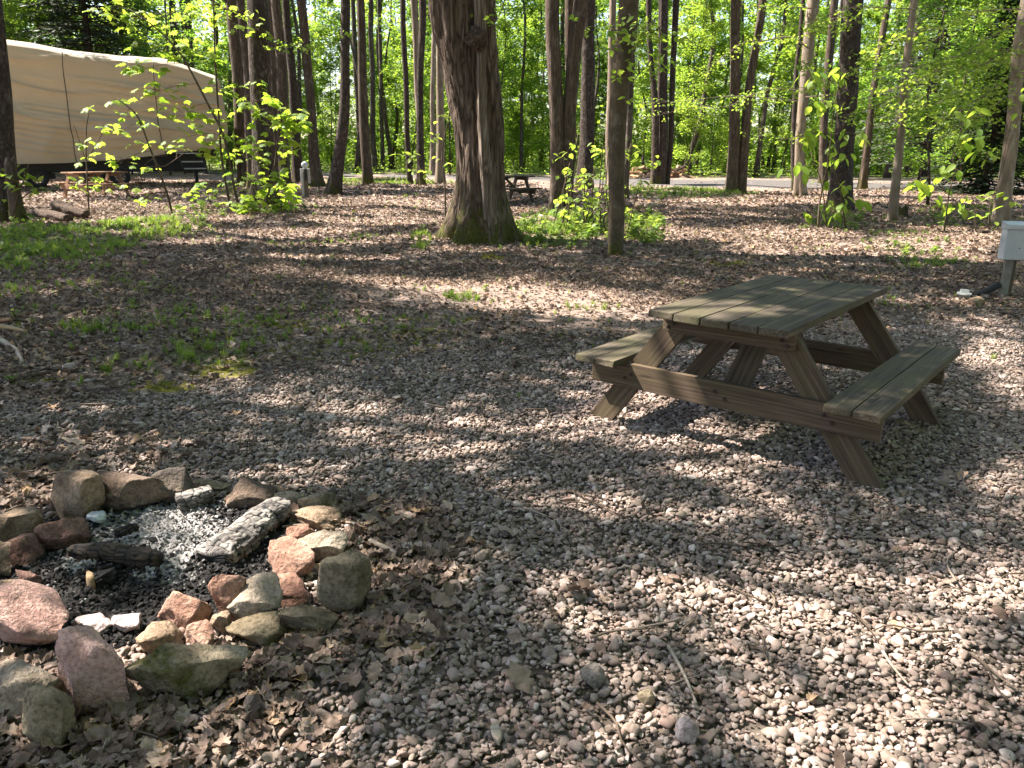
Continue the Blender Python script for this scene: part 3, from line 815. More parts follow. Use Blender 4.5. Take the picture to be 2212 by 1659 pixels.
SUNLIT = [(e[0], e[1], e[2] * 1.25, e[3] * 1.35, *e[4:]) for e in SUNLIT] + [
          # nearer ground, as boxes x0, x1, y0, y1 turned into ellipses
          ] + [((x0 + x1) / 2, (y0 + y1) / 2, (x1 - x0) / 2 * 1.12, (y1 - y0) / 2 * 1.22, min(1, w * 1.2)) for x0, x1, y0, y1, w in (
          (440, 570, 775, 822, 1), (630, 750, 810, 838, .75), (495, 670, 850, 908, 1), (665, 860, 872, 918, .8), (770, 880, 908, 950, 1), (890, 1110, 905, 1000, .85), (40, 130, 1018, 1056, 1), (20, 110, 1060, 1120, 1),
          (140, 360, 955, 1000, .6), (540, 700, 998, 1062, 1), (-40, 150, 1265, 1385, 1), (135, 275, 1355, 1460, 1), (330, 460, 1265, 1360, .95), (450, 620, 1240, 1350, .8), (690, 810, 1205, 1320, .75), (290, 400, 1400, 1470, .9),
          (300, 660, 1050, 1240, .8), (0, 330, 1130, 1270, .55), (560, 800, 1090, 1250, .62), (100, 420, 1015, 1110, .55), (0, 330, 1400, 1560, .5), (250, 640, 1330, 1470, .55), (1320, 1860, 935, 1035, 1), (1270, 1560, 850, 960, .85), (1290, 1420, 790, 860, .7), (1560, 1700, 840, 900, .5), (1100, 1330, 900, 975, .75), (1210, 1420, 1055, 1125, .9), (1430, 1605, 1092, 1150, 1), (1890, 2075, 1070, 1108, .8), (2140, 2260, 985, 1130, 1),
          (2130, 2260, 790, 880, 1), (1925, 2260, 1235, 1360, 1), (1540, 1985, 1300, 1410, .72), (1840, 2260, 1380, 1470, .72), (1090, 1420, 1290, 1395, .68), (1095, 1560, 1545, 1700, 1), (1540, 2260, 1560, 1700, 1), (430, 850, 1540, 1700, 1), (255, 360, 1535, 1590, 1),
          (840, 1110, 1590, 1700, .9), (900, 1010, 1440, 1500, .5), (860, 980, 1100, 1150, .5), (1020, 1110, 1180, 1230, .45), (640, 760, 1370, 1410, .7), (1000, 1130, 1010, 1060, .6), (1600, 1760, 1190, 1230, .4), (1250, 1420, 1440, 1500, .5), (1150, 1500, 1200, 1270, .4), (1650, 2200, 1470, 1540, .5), (1400, 1900, 1230, 1300, .45), (60, 130, 1440, 1480, .8))]
def sun_mask(x, y):
    px, py, d = project(np.stack([x, y, 0 * x], -1))
    m = emask(px, py, SUNLIT)
    inside = (d > .5) & (px > -150) & (px < 2400) & (py < 1900) & (py > 405)
    n = fbm(np.stack([x * 1.7, y * 1.7, 0 * x], -1), 21, 3)
    free = np.clip(0.5 + 1.1 * vnoise(np.stack([x * .45, y * .45, 0 * x + 3], -1), 31) + .4 * n, 0, 1) * .8
    m = np.clip(m + np.where(y > 6.5, .15, .3) * np.clip(n, -1, 1) * (m > .02), 0, 1)
    return np.where(inside, m, free)
def build_canopy():
    rng = np.random.default_rng(11)
    GX, GY, GN = [], [], []
    for near, N in ((0, 22000), (1, 8600)):
        gx, gy = (rng.uniform(-12, 17, N), rng.uniform(6.4, 30, N)) if not near else (rng.uniform(-6.5, 7.5, N), rng.uniform(0.3, 6.6, N))
        ok = (np.abs(gx) < gy * 0.72 + (3.2 if not near else 1.6))
        gx, gy = gx[ok], gy[ok]
        lit = sun_mask(gx, gy)
        far_ = np.clip((gy - 13) / 8, 0, 1)
        keep = (rng.uniform(0, 1, len(gx)) > np.clip((lit - .1) * 1.9, 0, 1)) & (rng.uniform(0, 1, len(gx)) > .4 * far_)
        GX.append(gx[keep]); GY.append(gy[keep]); GN.append(np.full(keep.sum(), near))
    gx, gy, near = np.concatenate(GX), np.concatenate(GY), np.concatenate(GN)
    n = len(gx)
    best = np.full(n, 1e9); bz = np.zeros(n); bt = np.zeros(n, int)
    for tr in range(7):
        z = np.where(near > 0, rng.uniform(4.6, 9.5, n), rng.uniform(9.2, 17, n))
        cx, cy_ = gx - SHIFT[0] * z, gy - SHIFT[1] * z
        for ti, T in enumerate(TREES):
            if not T['canopy']: continue
            tx = np.interp(z, T['path'][:, 2], T['path'][:, 0]); ty = np.interp(z, T['path'][:, 2], T['path'][:, 1])
            d = np.hypot(cx - tx, cy_ - ty) + np.clip(z - T['H'] - 1, 0, 9) * 3
            b = d < best
            best[b] = d[b]; bz[b] = z[b]; bt[b] = ti
    for ti, T in enumerate(TREES):
        sel = np.where((bt == ti) & (best < 11))[0]
        if len(sel) < 8: continue
        z = bz[sel]
        C = np.stack([gx[sel] - SHIFT[0] * z, gy[sel] - SHIFT[1] * z, z], 1)  # clumps lifted along the sun ray from the ground spots to be shaded
        k = 11
        nr = near[sel]
        off = rng.normal(0, 1, (len(C), k, 3)) * np.array([1, 1, .6]) * np.where(nr > 0, .085, .2)[:, None, None]
        P = (C[:, None] + off).reshape(-1, 3)
        V, F, t = leaf_quads(P, np.repeat(np.where(nr > 0, .10, .17), k), rng, 0.45, 0.38)
        base = np.array(T['base'])
        obj('crown', mesh_np('crown', V - base, F, LEAF['canopy'], False, t), T['root'])
        g = Geo()
        m = min(len(C), 26)
        for c in C[rng.choice(len(C), m, replace=False)]:
            z0 = max(3.5, c[2] - rng.uniform(1.0, 3.0)); z0 = min(z0, T['H'] - .6)
            p0 = np.array([*path_at(T['path'], z0), z0])
            mid = (p0 + c) / 2 + np.array([rng.normal(0, .2), rng.normal(0, .2), rng.uniform(.1, .5)])
            L = np.linalg.norm(c - p0)
            Vb, Fb = tube(smooth_path([p0, mid, c], 7) - base, np.linspace(min(.06, .012 + .007 * L), .006, 7), 5, False)
            g.add(Vb, Fb)
        obj('branches', g.mesh('branches', BARK[T['bark']], True), T['root'])['kind'] = 'stuff'
build_canopy()

# ------------------------------------------------------------------ the wood behind
def branchy(rng, H, z0, rmax, nb, leaves, size, trunk_r, layer=0.16, lean=0.3):
    """trunk path + leaf points in layered sprays; returns (trunk geo, leaf V, F, t)"""
    zs = np.linspace(0, H, 16)
    path = np.stack([lean * vnoise(np.stack([zs * .25, 0 * zs, 0 * zs + rng.uniform(0, 99)], 1)), lean * vnoise(np.stack([zs * .25, 0 * zs + 7, 0 * zs + rng.uniform(0, 99)], 1)), zs], 1)
    path[:, :2] -= path[0, :2]
    rr = trunk_r * (1 - .8 * zs / H)
    g = Geo()
    V, F = trunk_geo(path, rr, 9, .5, .4, 4, .08, int(rng.integers(999)))
    g.add(V, F)
    per = leaves // nb
    P = []
    for b in range(nb):
        u = rng.uniform(0, 1) ** 0.9
        z = z0 + (H - z0) * u
        L = rmax * (np.sin(np.pi * (0.18 + 0.8 * u)) ** .7) * rng.uniform(.55, 1.1)
        a = rng.uniform(0, 6.283)
        p0 = np.array([*path_at(path, z), z])
        d = np.array([math.cos(a), math.sin(a), rng.uniform(-.05, .5)])
        tip = p0 + d * L
        mid = (p0 + tip) / 2 + np.array([0, 0, .08 * L])
        Vb, Fb = tube(smooth_path([p0, mid, tip], 5), np.linspace(.012 + .01 * L * .3, .004, 5), 4, False)
        g.add(Vb, Fb)
        t = rng.uniform(.22, 1.05, per)[:, None]
        side = np.array([-d[1], d[0], 0.0])
        w = (rng.normal(0, .28, per) * L * (1.1 - t[:, 0]) + rng.normal(0, .12, per))[:, None]
        q = p0 * (1 - t) ** 2 + 2 * mid * t * (1 - t) + tip * t ** 2 + side * w
        q[:, 2] += rng.normal(0, layer, per) - .12 * np.abs(w[:, 0])
        P.append(q)
    P = np.concatenate(P)
    V, F, t = leaf_quads(P, size, rng, .5, .37)
    return g, V, F, t
def proto_tree(seed, leafmat, bark, **kw):
    rng = np.random.default_rng(seed)
    g, V, F, t = branchy(rng, **kw)
    return g.mesh('trunk', BARK[bark], True), mesh_np('crown', V, F, LEAF[leafmat], False, t)
TALL = [proto_tree(200 + i, 'far', 'far', H=17 + i, z0=5.0 + .6 * i, rmax=3.2, nb=50, leaves=7000, size=.2, trunk_r=.16, lean=.5) for i in range(4)]
YOUNG = [proto_tree(300 + i, 'far', 'far', H=9 + 1.3 * i, z0=1.0, rmax=2.5, nb=60, leaves=9500, size=.15, trunk_r=.05, lean=.4) for i in range(5)]
SMALL = [proto_tree(400 + i, 'far', 'far', H=3.2 + .8 * i, z0=.3, rmax=1.3, nb=30, leaves=2600, size=.12, trunk_r=.022, lean=.3) for i in range(3)]
PLACED = [tuple(T['base'][:2]) for T in TREES]
ZONES = ((480, 'behind the trailer'), (700, 'behind the meter post'), (960, 'left of the huge maple'), (1170, 'just right of the huge maple'), (1400, 'behind the three-trunk clump'), (1560, 'behind the wood piles'), (1720, 'behind the V-shaped pair'), (9999, 'behind the thick black trunk'))
def zone_of(x, y):
    px = float(project(np.array([x, y, 1.5]))[0])
    if y < 24 or px < -60 or px > 2280: return ''
    return ', ' + next(t for a, t in ZONES if px < a)
def place_wood(protos, name, label, cat, group, n, region, mind, seed, smin=.85, smax=1.15):
    rng = np.random.default_rng(seed)
    first = {}
    made = 0
    for tries in range(n * 40):
        if made >= n: break
        x, y = region(rng)
        if any((x - a) ** 2 + (y - b) ** 2 < mind ** 2 for a, b in PLACED): continue
        PLACED.append((x, y)); made += 1
        k = int(rng.integers(len(protos)))
        tm, cm = protos[k]
        r = thing(name, label + zone_of(x, y), cat, (x, y, float(gz(x, y)) - .04), rng.uniform(0, 6.28), group)
        s = rng.uniform(smin, smax); r.scale = (s * rng.uniform(.85, 1.15), s * rng.uniform(.85, 1.15), s)
        obj('trunk', tm, r); obj('crown', cm, r)
def wedge(y0, y1, side=1.0, pad=2.0):
    def f(rng):
        y = math.sqrt(rng.uniform(y0 ** 2, y1 ** 2))
        return rng.uniform(-1, 1) * (y * .70 * side + pad), y
    return f
def trunk_only(seed, H, r):
    rng = np.random.default_rng(seed)
    g, V, F, t = branchy(rng, H=H, z0=8.5, rmax=2.6, nb=22, leaves=1500, size=.2, trunk_r=r, lean=.6)
    return g.mesh('trunk', BARK['far'], True), mesh_np('crown', V, F, LEAF['far'], False, t)
POLES = [trunk_only(500 + i, 15 + i, .10 + .03 * i) for i in range(4)]
def back(rng):
    x, y = wedge(46, 86)(rng)
    return x, y + (1.5 if x < -8 else 0)
place_wood(POLES, 'background_tree', 'dark slender trunk in the wood beyond the road', 'tree', 'slender trunks in the wood behind', 95, back, 1.3, 1)
place_wood(TALL, 'background_tree', 'tall leafy tree in the wood beyond the road', 'tree', 'tall leafy trees in the wood behind', 30, back, 2.4, 2)
place_wood(YOUNG, 'background_sapling', 'young layered green tree in the wood', 'sapling', 'young trees in the wood behind', 120, back, 1.7, 3, .75, 1.2)
place_wood(SMALL, 'background_bush', 'low fresh green bush in the wood', 'bush', 'low bushes in the wood behind', 55, lambda r: wedge(48, 68)(r), 1.2, 4, .7, 1.2)
def right_side(rng):
    y = rng.uniform(24, 40); return rng.uniform(.5 * y, .74 * y), y
place_wood(YOUNG, 'background_sapling', 'young green tree near the right picture edge', 'sapling', 'young trees right of the road', 7, right_side, 2.2, 5, .7, 1.0)
def left_side(rng):
    y = rng.uniform(40, 52); return rng.uniform(-.74 * y, -.42 * y), y
place_wood(YOUNG, 'background_sapling', 'young green tree rising in the shade', 'sapling', 'young trees behind the trailer', 10, left_side, 2.0, 6, .9, 1.3)

def around(rng):  # unseen trees right of and behind the camera, added to block sky light
    while True:
        x, y = rng.uniform(-26, 26), rng.uniform(-24, 20)
        if y > -2 and x < .8 * y + 5.5: continue
        if y <= -2 and (x < -5 or math.hypot(x, y) < 5): continue
        return x, y
place_wood(TALL, 'forest_tree', 'unseen forest tree added right of or behind the camera to dim the sky light', 'tree', 'trees around the campsite out of view', 44, around, 2.6, 8, .9, 1.2)

def far_mass():
    rng = np.random.default_rng(77)
    n = 95000
    y = rng.uniform(70, 115, n)
    x = rng.uniform(-1, 1, n) * (y * .85 + 12)
    clump = fbm(np.stack([x * .16, y * .1, 0 * x], -1), 5, 3)
    z = rng.uniform(0, 1, n) ** 1.1 * (22 + 4 * clump)
    k = fbm(np.stack([x * .3, y * .2, z * .35], -1), 9, 3) + rng.normal(0, .4, n) > -.35
    V, F, t = leaf_quads(np.stack([x, y, z], 1)[k], .5, rng, .6, .42)
    n = 60000
    y2 = rng.uniform(62, 104, n); x2 = rng.uniform(-1, 1, n) * (y2 * .8 + 8)
    z2 = rng.uniform(0, 1, n) ** 1.3 * (3.2 + 2.5 * np.clip(fbm(np.stack([x2 * .3, y2 * .2, 0 * x2], -1), 19, 3), -.6, 1))
    V2, F2, t2 = leaf_quads(np.stack([x2, y2, z2], 1), .34, rng, .6, .4)
    V, F, t = np.concatenate([V, V2]), np.concatenate([F, F2 + len(V)]), np.concatenate([t, t2])
    stuff(obj('far_forest', mesh_np('far_forest', V, F, LEAF['far'], False, t)), 'distant mass of green forest foliage')
    n = 42000
    x = rng.uniform(-1, 1, n); y = rng.uniform(44.5, 72, n); x = x * (y * .72 + 3)
    m = fbm(np.stack([x * .5, y * .5, 0 * x], -1), 15, 3)
    k = (m > -.25) & ~((x > 1) & (y < 45.5))
    z = rng.uniform(0.05, 1, n) * (.35 + .6 * np.clip(m, 0, 1))
    V, F, t = leaf_quads(np.stack([x, y, z], 1)[k], .13, rng, .6, .4)
    stuff(obj('undergrowth', mesh_np('undergrowth', V, F, LEAF['far'], False, t)), 'low green undergrowth along the far edge of the road')
far_mass()

def conifer(name, label, cat_, base, H, rmax, z0, mat, seed, dz=.3, nbr=8, droop=.25, size=(.2, .035), per=46):
    rng = np.random.default_rng(seed)
    root = thing(name, label, cat_, (base[0], base[1], float(gz(base[0], base[1]))))
    zs = np.linspace(-.05, H, 14)
    V, F = trunk_geo(np.stack([0 * zs, 0 * zs, zs], 1), .14 * H / 9 * (1 - .93 * np.clip(zs, 0, H) / H), 12, .4, .4, 5, .05, seed)
    g = Geo().add(V, F)
    PS, DS, SS = [], [], []
    z = z0
    while z < H - .2:
        u = (z - z0) / (H - z0)
        for b in range(nbr):
            a = rng.uniform(0, 6.283)
            L = rmax * (1 - u) ** .8 * rng.uniform(.7, 1.1) + .12
            d = np.array([math.cos(a), math.sin(a), 0])
            s = np.array([-d[1], d[0], 0])
            zz = z + rng.uniform(-.12, .12)
            tip = d * L + np.array([0, 0, zz - droop * L + .1 * u * L])
            p0 = np.array([0, 0, zz]); mid = (p0 + tip) / 2 + np.array([0, 0, .06 * L])
            Vb, Fb = tube(smooth_path([p0, mid, tip], 4), np.linspace(.012 + .006 * L, .003, 4), 4, False); g.add(Vb, Fb)
            m = int(per * (.35 + .65 * L / rmax))
            t = rng.uniform(.12, 1.03, m)[:, None]
            q = p0 * (1 - t) ** 2 + 2 * mid * t * (1 - t) + tip * t * t
            w = rng.normal(0, .17, m)[:, None] * L * (1.15 - t)
            q = q + s * w; q[:, 2] += rng.normal(0, .02, m) - .25 * np.abs(w[:, 0])
            dirs = d * rng.uniform(.4, 1, m)[:, None] + s * np.sign(w) * rng.uniform(.3, 1, m)[:, None]
            dirs[:, 2] += rng.normal(-.2, .15, m)
            PS.append(q); DS.append(dirs); SS.append(np.full(m, 1.0))
        z += dz * (1 - .4 * u)
    P = np.concatenate(PS); D = np.concatenate(DS); D /= np.linalg.norm(D, axis=1, keepdims=True)
    n = len(P)
    up = np.stack([rng.normal(0, .35, n), rng.normal(0, .35, n), np.ones(n)], 1)
    S = np.cross(D, up); S /= np.linalg.norm(S, axis=1, keepdims=True)
    L = size[0] * rng.uniform(.6, 1.3, n)[:, None]; W = size[1] * rng.uniform(.7, 1.3, n)[:, None]
    V = np.stack([P - S * W * .4, P + D * L * .5 - S * W, P + D * L, P + D * L * .5 + S * W], 1).reshape(-1, 3)
    t = np.repeat(np.clip(rng.normal(.5, .25, n), 0, 1), 4)
    obj('trunk', g.mesh('trunk', BARK['dark'], True), root)
    obj('crown', mesh_np('crown', V, np.arange(4 * n).reshape(n, 4), LEAF[mat], False, t), root)
    return root
b = at(2125, 418)
conifer('spruce_tree', 'dense dark spruce with drooping boughs near the right edge', 'tree', b, 8.5, 2.5, .25, 'needle', 1, .24, 9, .28, (.24, .045), 60)
conifer('hemlock_tree', 'grey-green feathery hemlock behind the dark spruce', 'tree', (17.5, 35.0), 12, 3.2, 1.5, 'hemlock', 2, .36, 8, .2, (.26, .045), 44)
conifer('hemlock_tree', 'grey-green hemlock above the left end of the trailer cover', 'tree', (-25.5, 37.5), 14, 4.2, 2.5, 'hemlock', 3, .33, 9, .12, (.32, .055), 62)
conifer('hemlock_tree', 'grey-green hemlock above the middle of the trailer cover', 'tree', (-20.5, 41.0), 15, 4.0, 2.5, 'hemlock', 4, .33, 9, .12, (.32, .055), 62)

# ------------------------------------------------------------------ saplings and side branches
def put_leaf(me, parent, P, rng, size, base, droop=(.1, .7)):
    o = bpy.data.objects.new('leaf', me); COL.objects.link(o); o.parent = parent
    o.location = tuple(P - base)
    o.rotation_euler = (-rng.uniform(*droop), rng.normal(0, .35), rng.uniform(0, 6.283))
    s = size * rng.uniform(.65, 1.2); o.scale = (s, s, s)
    return o
def px_sapling(name, label, cat_, stems, blobs, leaves, size, bark, Y=None, group=None, seed=0, thick=.3, droop=(.1, .7), dense=1.3):
    rng = np.random.default_rng(seed)
    b = at(stems[0][0][0], stems[0][0][1])
    if Y is None: Y = b[1]
    base = np.array([at_depth(stems[0][0][0], stems[0][0][1], Y)[0], Y, 0.0])
    base[2] = float(gz(base[0], base[1]))
    root = thing(name, label, cat_, base, 0, group)
    allpts = []
    for i, st in enumerate(stems):
        dy = 0 if i == 0 else rng.uniform(-.25, .25)
        W = np.array([at_depth(p[0], p[1], Y + dy) for p in st])
        W[0, 2] = min(W[0, 2], .02 + base[2]) - .03 if st[0][1] > 430 and i < 9 and len(st[0]) == 3 and st[0][2] > 3 else W[0, 2]
        d = project(W[0])[2]
        rad = np.array([p[2] * .5 / CAM_F * d for p in st])
        n = max(6, len(st) * 4)
        P = smooth_path(W, n)
        rr = np.interp(np.linspace(0, 1, n), np.linspace(0, 1, len(st)), rad)
        V, F = tube(P - base, rr, 7, True)
        obj('stem', Geo().add(V, F).mesh('stem', BARK[bark], True), root)
        allpts.append(P)
    A = np.concatenate(allpts)
    tw = Geo()
    for bl in blobs:
        cx, cy_, rx, ry, n = bl[:5]
        n = int(n * dense)
        C = at_depth(cx, cy_, Y + rng.uniform(-thick, thick))
        j = np.argmin(np.linalg.norm(A - C, axis=1) + np.where(A[:, 2] > C[2] + .25, .6, 0))
        d = project(C)[2]
        sx, sz = rx / CAM_F * d, ry / CAM_F * d
        pts = np.stack([rng.uniform(-1, 1, n) * sx, rng.uniform(-1, 1, n) * thick * .7, rng.normal(0, .45, n) * sz], 1)
        mid = (A[j] + C) / 2 + np.array([0, 0, .04])
        V, F = tube(smooth_path([A[j], mid, C], 6) - base, np.linspace(.006, .0035, 6), 5, False); tw.add(V, F)
        for p in pts:
            q = C + p
            V, F = tube(smooth_path([C + p * .15, C + p * .6 + np.array([0, 0, .02]), q], 4) - base, np.linspace(.003, .0015, 4), 4, False); tw.add(V, F)
            put_leaf(leaves[int(rng.uniform() < .4) % len(leaves)], root, q, rng, size, base, droop)
    if blobs: obj('twigs', tw.mesh('twigs', BARK[bark], True), root)['kind'] = 'stuff'
    return root
px_sapling('maple_sapling', 'bright green maple sapling with bent stem in front of the trailer', 'sapling',
           [[(517, 449, 6), (505, 400, 5.5), (485, 300, 5), (443, 213, 4.5), (390, 117, 4), (330, 55, 3), (280, 20, 2)],
            [(497, 444, 5), (480, 350, 4.5), (474, 270, 4), (466, 150, 4), (462, 40, 3), (460, -40, 2.5)]],
           [(300, 38, 85, 34, 16), (235, 18, 50, 25, 8), (380, 30, 70, 30, 10), (300, 150, 46, 26, 12), (345, 105, 60, 25, 10), (385, 85, 60, 28, 10), (430, 110, 50, 25, 8), (350, 195, 60, 24, 14), (400, 240, 75, 26, 16),
            (455, 250, 55, 25, 10), (520, 185, 45, 20, 9), (470, 190, 40, 20, 6), (430, 290, 55, 24, 10), (505, 300, 70, 28, 14), (460, 330, 50, 24, 8), (550, 340, 55, 26, 10), (480, 395, 60, 18, 10), (440, 420, 50, 14, 9), (410, 450, 40, 12, 8), (540, 60, 40, 30, 7), (465, 40, 35, 30, 6)],
           MAPLE_LEAVES, .25, 'slim', seed=1, dense=1.45)
px_sapling('maple_sapling', 'maple sapling spreading its leaves across the thick dark pine trunk', 'sapling',
           [[(565, 462, 5), (590, 380, 4), (600, 300, 3.5), (612, 240, 3)]],
           [(600, 250, 60, 26, 16), (640, 275, 36, 16, 10), (560, 215, 45, 20, 9), (590, 310, 60, 26, 14), (635, 250, 30, 14, 7), (560, 385, 55, 22, 12), (605, 400, 35, 20, 10), (580, 430, 60, 22, 14), (520, 440, 50, 16, 9), (600, 448, 32, 14, 7)],
           MAPLE_LEAVES, .25, 'slim', seed=2, dense=2.0)
px_sapling('maple_sapling', 'thin spindly sapling with small pale leaves, middle one before the trailer', 'sapling',
           [[(373, 458, 5), (355, 400, 4.5), (323, 318, 4), (296, 250, 3), (253, 213, 2)], [(330, 335, 2.5), (350, 360, 2), (400, 330, 1.5)], [(350, 415, 2.5), (290, 420, 2), (250, 405, 1.5)]],
           [(262, 215, 24, 10, 4), (275, 245, 22, 12, 5), (260, 285, 30, 14, 6), (310, 270, 20, 14, 5), (300, 310, 20, 12, 4), (350, 315, 30, 10, 5), (385, 320, 20, 8, 4), (270, 345, 40, 12, 6), (310, 360, 30, 14, 6), (250, 405, 45, 12, 7), (320, 430, 30, 12, 5)],
           MAPLE_LEAVES, .2, 'slim', seed=3)
px_sapling('maple_sapling', 'thin spindly sapling with few leaves before the far picnic table', 'sapling',
           [[(192, 461, 3.5), (188, 380, 3), (186, 290, 2.5), (192, 240, 2)], [(188, 345, 2), (215, 300, 1.6), (232, 265, 1.2)], [(187, 350, 2), (170, 300, 1.5), (160, 270, 1)]],
           [(194, 234, 10, 6, 3), (230, 272, 14, 12, 4), (200, 310, 30, 12, 6), (185, 385, 28, 10, 7), (175, 345, 20, 8, 3), (210, 330, 18, 8, 3), (180, 405, 20, 8, 4)],
           MAPLE_LEAVES, .19, 'slim', seed=4)
px_sapling('leafy_sapling', 'low oval-leaved sapling leaning out beside the tall stump', 'sapling',
           [[(22, 478, 4), (40, 420, 3.5), (55, 380, 3), (62, 355, 2)], [(34, 440, 2.5), (75, 410, 2), (110, 412, 1.5)]],
           [(35, 362, 34, 12, 8), (55, 378, 28, 10, 6), (20, 395, 24, 12, 6), (95, 412, 36, 10, 8), (20, 430, 30, 14, 6), (40, 460, 30, 12, 6), (8, 375, 16, 12, 4)],
           OVAL_LEAVES[::-1], .2, 'slim', seed=5, Y=15.5)
# shrub in the middle: many thin stems with small leaves
rs = np.random.default_rng(60)
sh_st = []
for i in range(16):
    x = 1180 + rs.uniform(0, 150); y = rs.uniform(488, 535)
    x2 = x + rs.normal(0, 26); y2 = rs.uniform(300, 440)
    sh_st.append([(x, y, 3.4), ((x + x2) / 2 + rs.normal(0, 8), (y + y2) / 2, 2.6), (x2, y2, 1.6)])
sh_bl = [(st[2][0] + rs.normal(0, 6), st[2][1] + rs.uniform(-4, 20), rs.uniform(16, 32), rs.uniform(10, 18), 6) for st in sh_st]
sh_bl += [(st[1][0] + rs.normal(0, 18), st[1][1] + rs.uniform(-15, 15), rs.uniform(16, 30), rs.uniform(10, 16), 5) for st in sh_st]
px_sapling('honeysuckle_shrub', 'loose yellow-green shrub at the foot of the three-trunk clump', 'shrub', sh_st, sh_bl, OVAL_LEAVES[:1], .15, 'slim', Y=15.2, seed=6, thick=.6)
px_sapling('leafy_sapling', 'yellow-green leafy shoots just behind the olive-brown leaning tree', 'sapling',
           [[(1345, 520, 3.4), (1350, 430, 2.6), (1362, 330, 1.8)], [(1352, 515, 3.2), (1370, 440, 2.2), (1392, 360, 1.6)]],
           [(1362, 330, 26, 14, 7), (1395, 350, 28, 14, 8), (1360, 400, 26, 16, 7), (1375, 300, 26, 12, 5), (1350, 470, 22, 22, 8), (1385, 395, 20, 12, 5)], OVAL_LEAVES[:1], .15, 'slim', Y=14.6, seed=7)
px_sapling('leafy_sapling', 'slim sapling right against the left side of the huge maple', 'sapling',
           [[(962, 472, 4), (961, 400, 3.4), (955, 330, 2.8), (968, 260, 2)], [(960, 410, 2), (925, 385, 1.5), (915, 375, 1)]],
           [(962, 250, 22, 16, 6), (945, 300, 20, 14, 5), (880, 335, 30, 12, 6), (905, 370, 26, 14, 6), (955, 345, 16, 14, 4), (975, 225, 16, 10, 3)], OVAL_LEAVES[:1], .17, 'slim', seed=8)
px_sapling('beech_sapling', 'beech sapling with hanging oval leaves before the thick black trunk', 'sapling',
           [[(1768, 486, 5), (1772, 430, 4), (1790, 340, 3), (1800, 250, 2.4), (1812, 180, 1.8)], [(1830, 470, 4), (1815, 410, 3), (1795, 350, 2.4)], [(1786, 490, 3), (1775, 400, 2.4), (1752, 330, 2)]],
           [(1800, 165, 34, 18, 8), (1745, 165, 26, 22, 6), (1790, 225, 40, 20, 9), (1742, 296, 20, 12, 4), (1765, 285, 34, 16, 8), (1850, 290, 22, 26, 8), (1775, 330, 44, 18, 9), (1725, 365, 30, 16, 6), (1800, 395, 36, 18, 8), (1830, 340, 26, 12, 5), (1795, 440, 40, 18, 9), (1770, 460, 40, 14, 6), (1845, 435, 20, 12, 4)],
           OVAL_LEAVES, .24, 'slim', Y=16.5, seed=9, droop=(.4, 1.3))
px_sapling('beech_sapling', 'beech sapling with bright drooping leaves before the dark spruce', 'sapling',
           [[(2045, 470, 4), (2050, 420, 3), (2062, 370, 2.4), (2058, 340, 2)], [(2050, 420, 2.5), (2010, 385, 2), (1985, 390, 1.5)]],
           [(2056, 365, 16, 22, 8), (1990, 395, 34, 14, 8), (2020, 410, 30, 14, 6), (2090, 240, 40, 16, 6), (2085, 300, 40, 18, 7), (2140, 330, 36, 18, 6), (2065, 440, 30, 12, 5)],
           OVAL_LEAVES, .24, 'slim', Y=16.0, seed=10, droop=(.4, 1.3))
px_sapling('beech_sapling', 'few leafed thin sapling under the right pale trunk', 'sapling',
           [[(2135, 490, 3), (2140, 440, 2.4), (2155, 400, 1.8)], [(2108, 500, 2.4), (2105, 450, 1.8), (2098, 420, 1.4)]],
           [(2150, 420, 30, 14, 6), (2110, 430, 24, 12, 4), (2130, 470, 30, 12, 5), (2190, 440, 24, 14, 4), (2200, 250, 14, 26, 4), (2198, 200, 12, 20, 3)], OVAL_LEAVES, .2, 'slim', Y=15.0, seed=11)

def px_branch(T, pts, Yoff=0.0, leaves=60, size=.1, spread=.22, w=3.0, mat='young', seed=0, parent=None):
    rng = np.random.default_rng(seed)
    base = np.array(T['base']); Y = base[1] + Yoff
    W = np.array([at_depth(p[0], p[1], Y - .25 * i * (1 if Yoff <= 0 else -1)) for i, p in enumerate(pts)])
    P = smooth_path(W, 5 * len(pts))
    d = project(P[0])[2]
    V, F = tube(P - base, np.linspace(w * .5 / CAM_F * d, .004, len(P)), 6, True)
    g = Geo().add(V, F)
    t = rng.uniform(.08, 1, leaves)
    idx = t * (len(P) - 1); i0 = np.minimum(idx.astype(int), len(P) - 2); f = (idx - i0)[:, None]
    C = P[i0] * (1 - f) + P[i0 + 1] * f
    Q = C + rng.normal(0, 1, (leaves, 3)) * np.array([spread, spread, spread * .4]) - np.array([0, 0, .03])
    for a, b_ in zip(C[::3], Q[::3]):
        V, F = tube(np.array([a, (a + b_) / 2 + np.array([0, 0, .02]), b_]) - base, [.004, .003, .002], 4, False); g.add(V, F)
    br = obj('branch', g.mesh('branch', BARK[T['bark']], True), T['root'])
    V, F, tt = leaf_quads(np.repeat(Q, 3, 0) + rng.normal(0, .045, (leaves * 3, 3)), size, rng, .5, .32, .5)
    obj('foliage', mesh_np('foliage', V - base, F, LEAF[mat], False, tt), br)
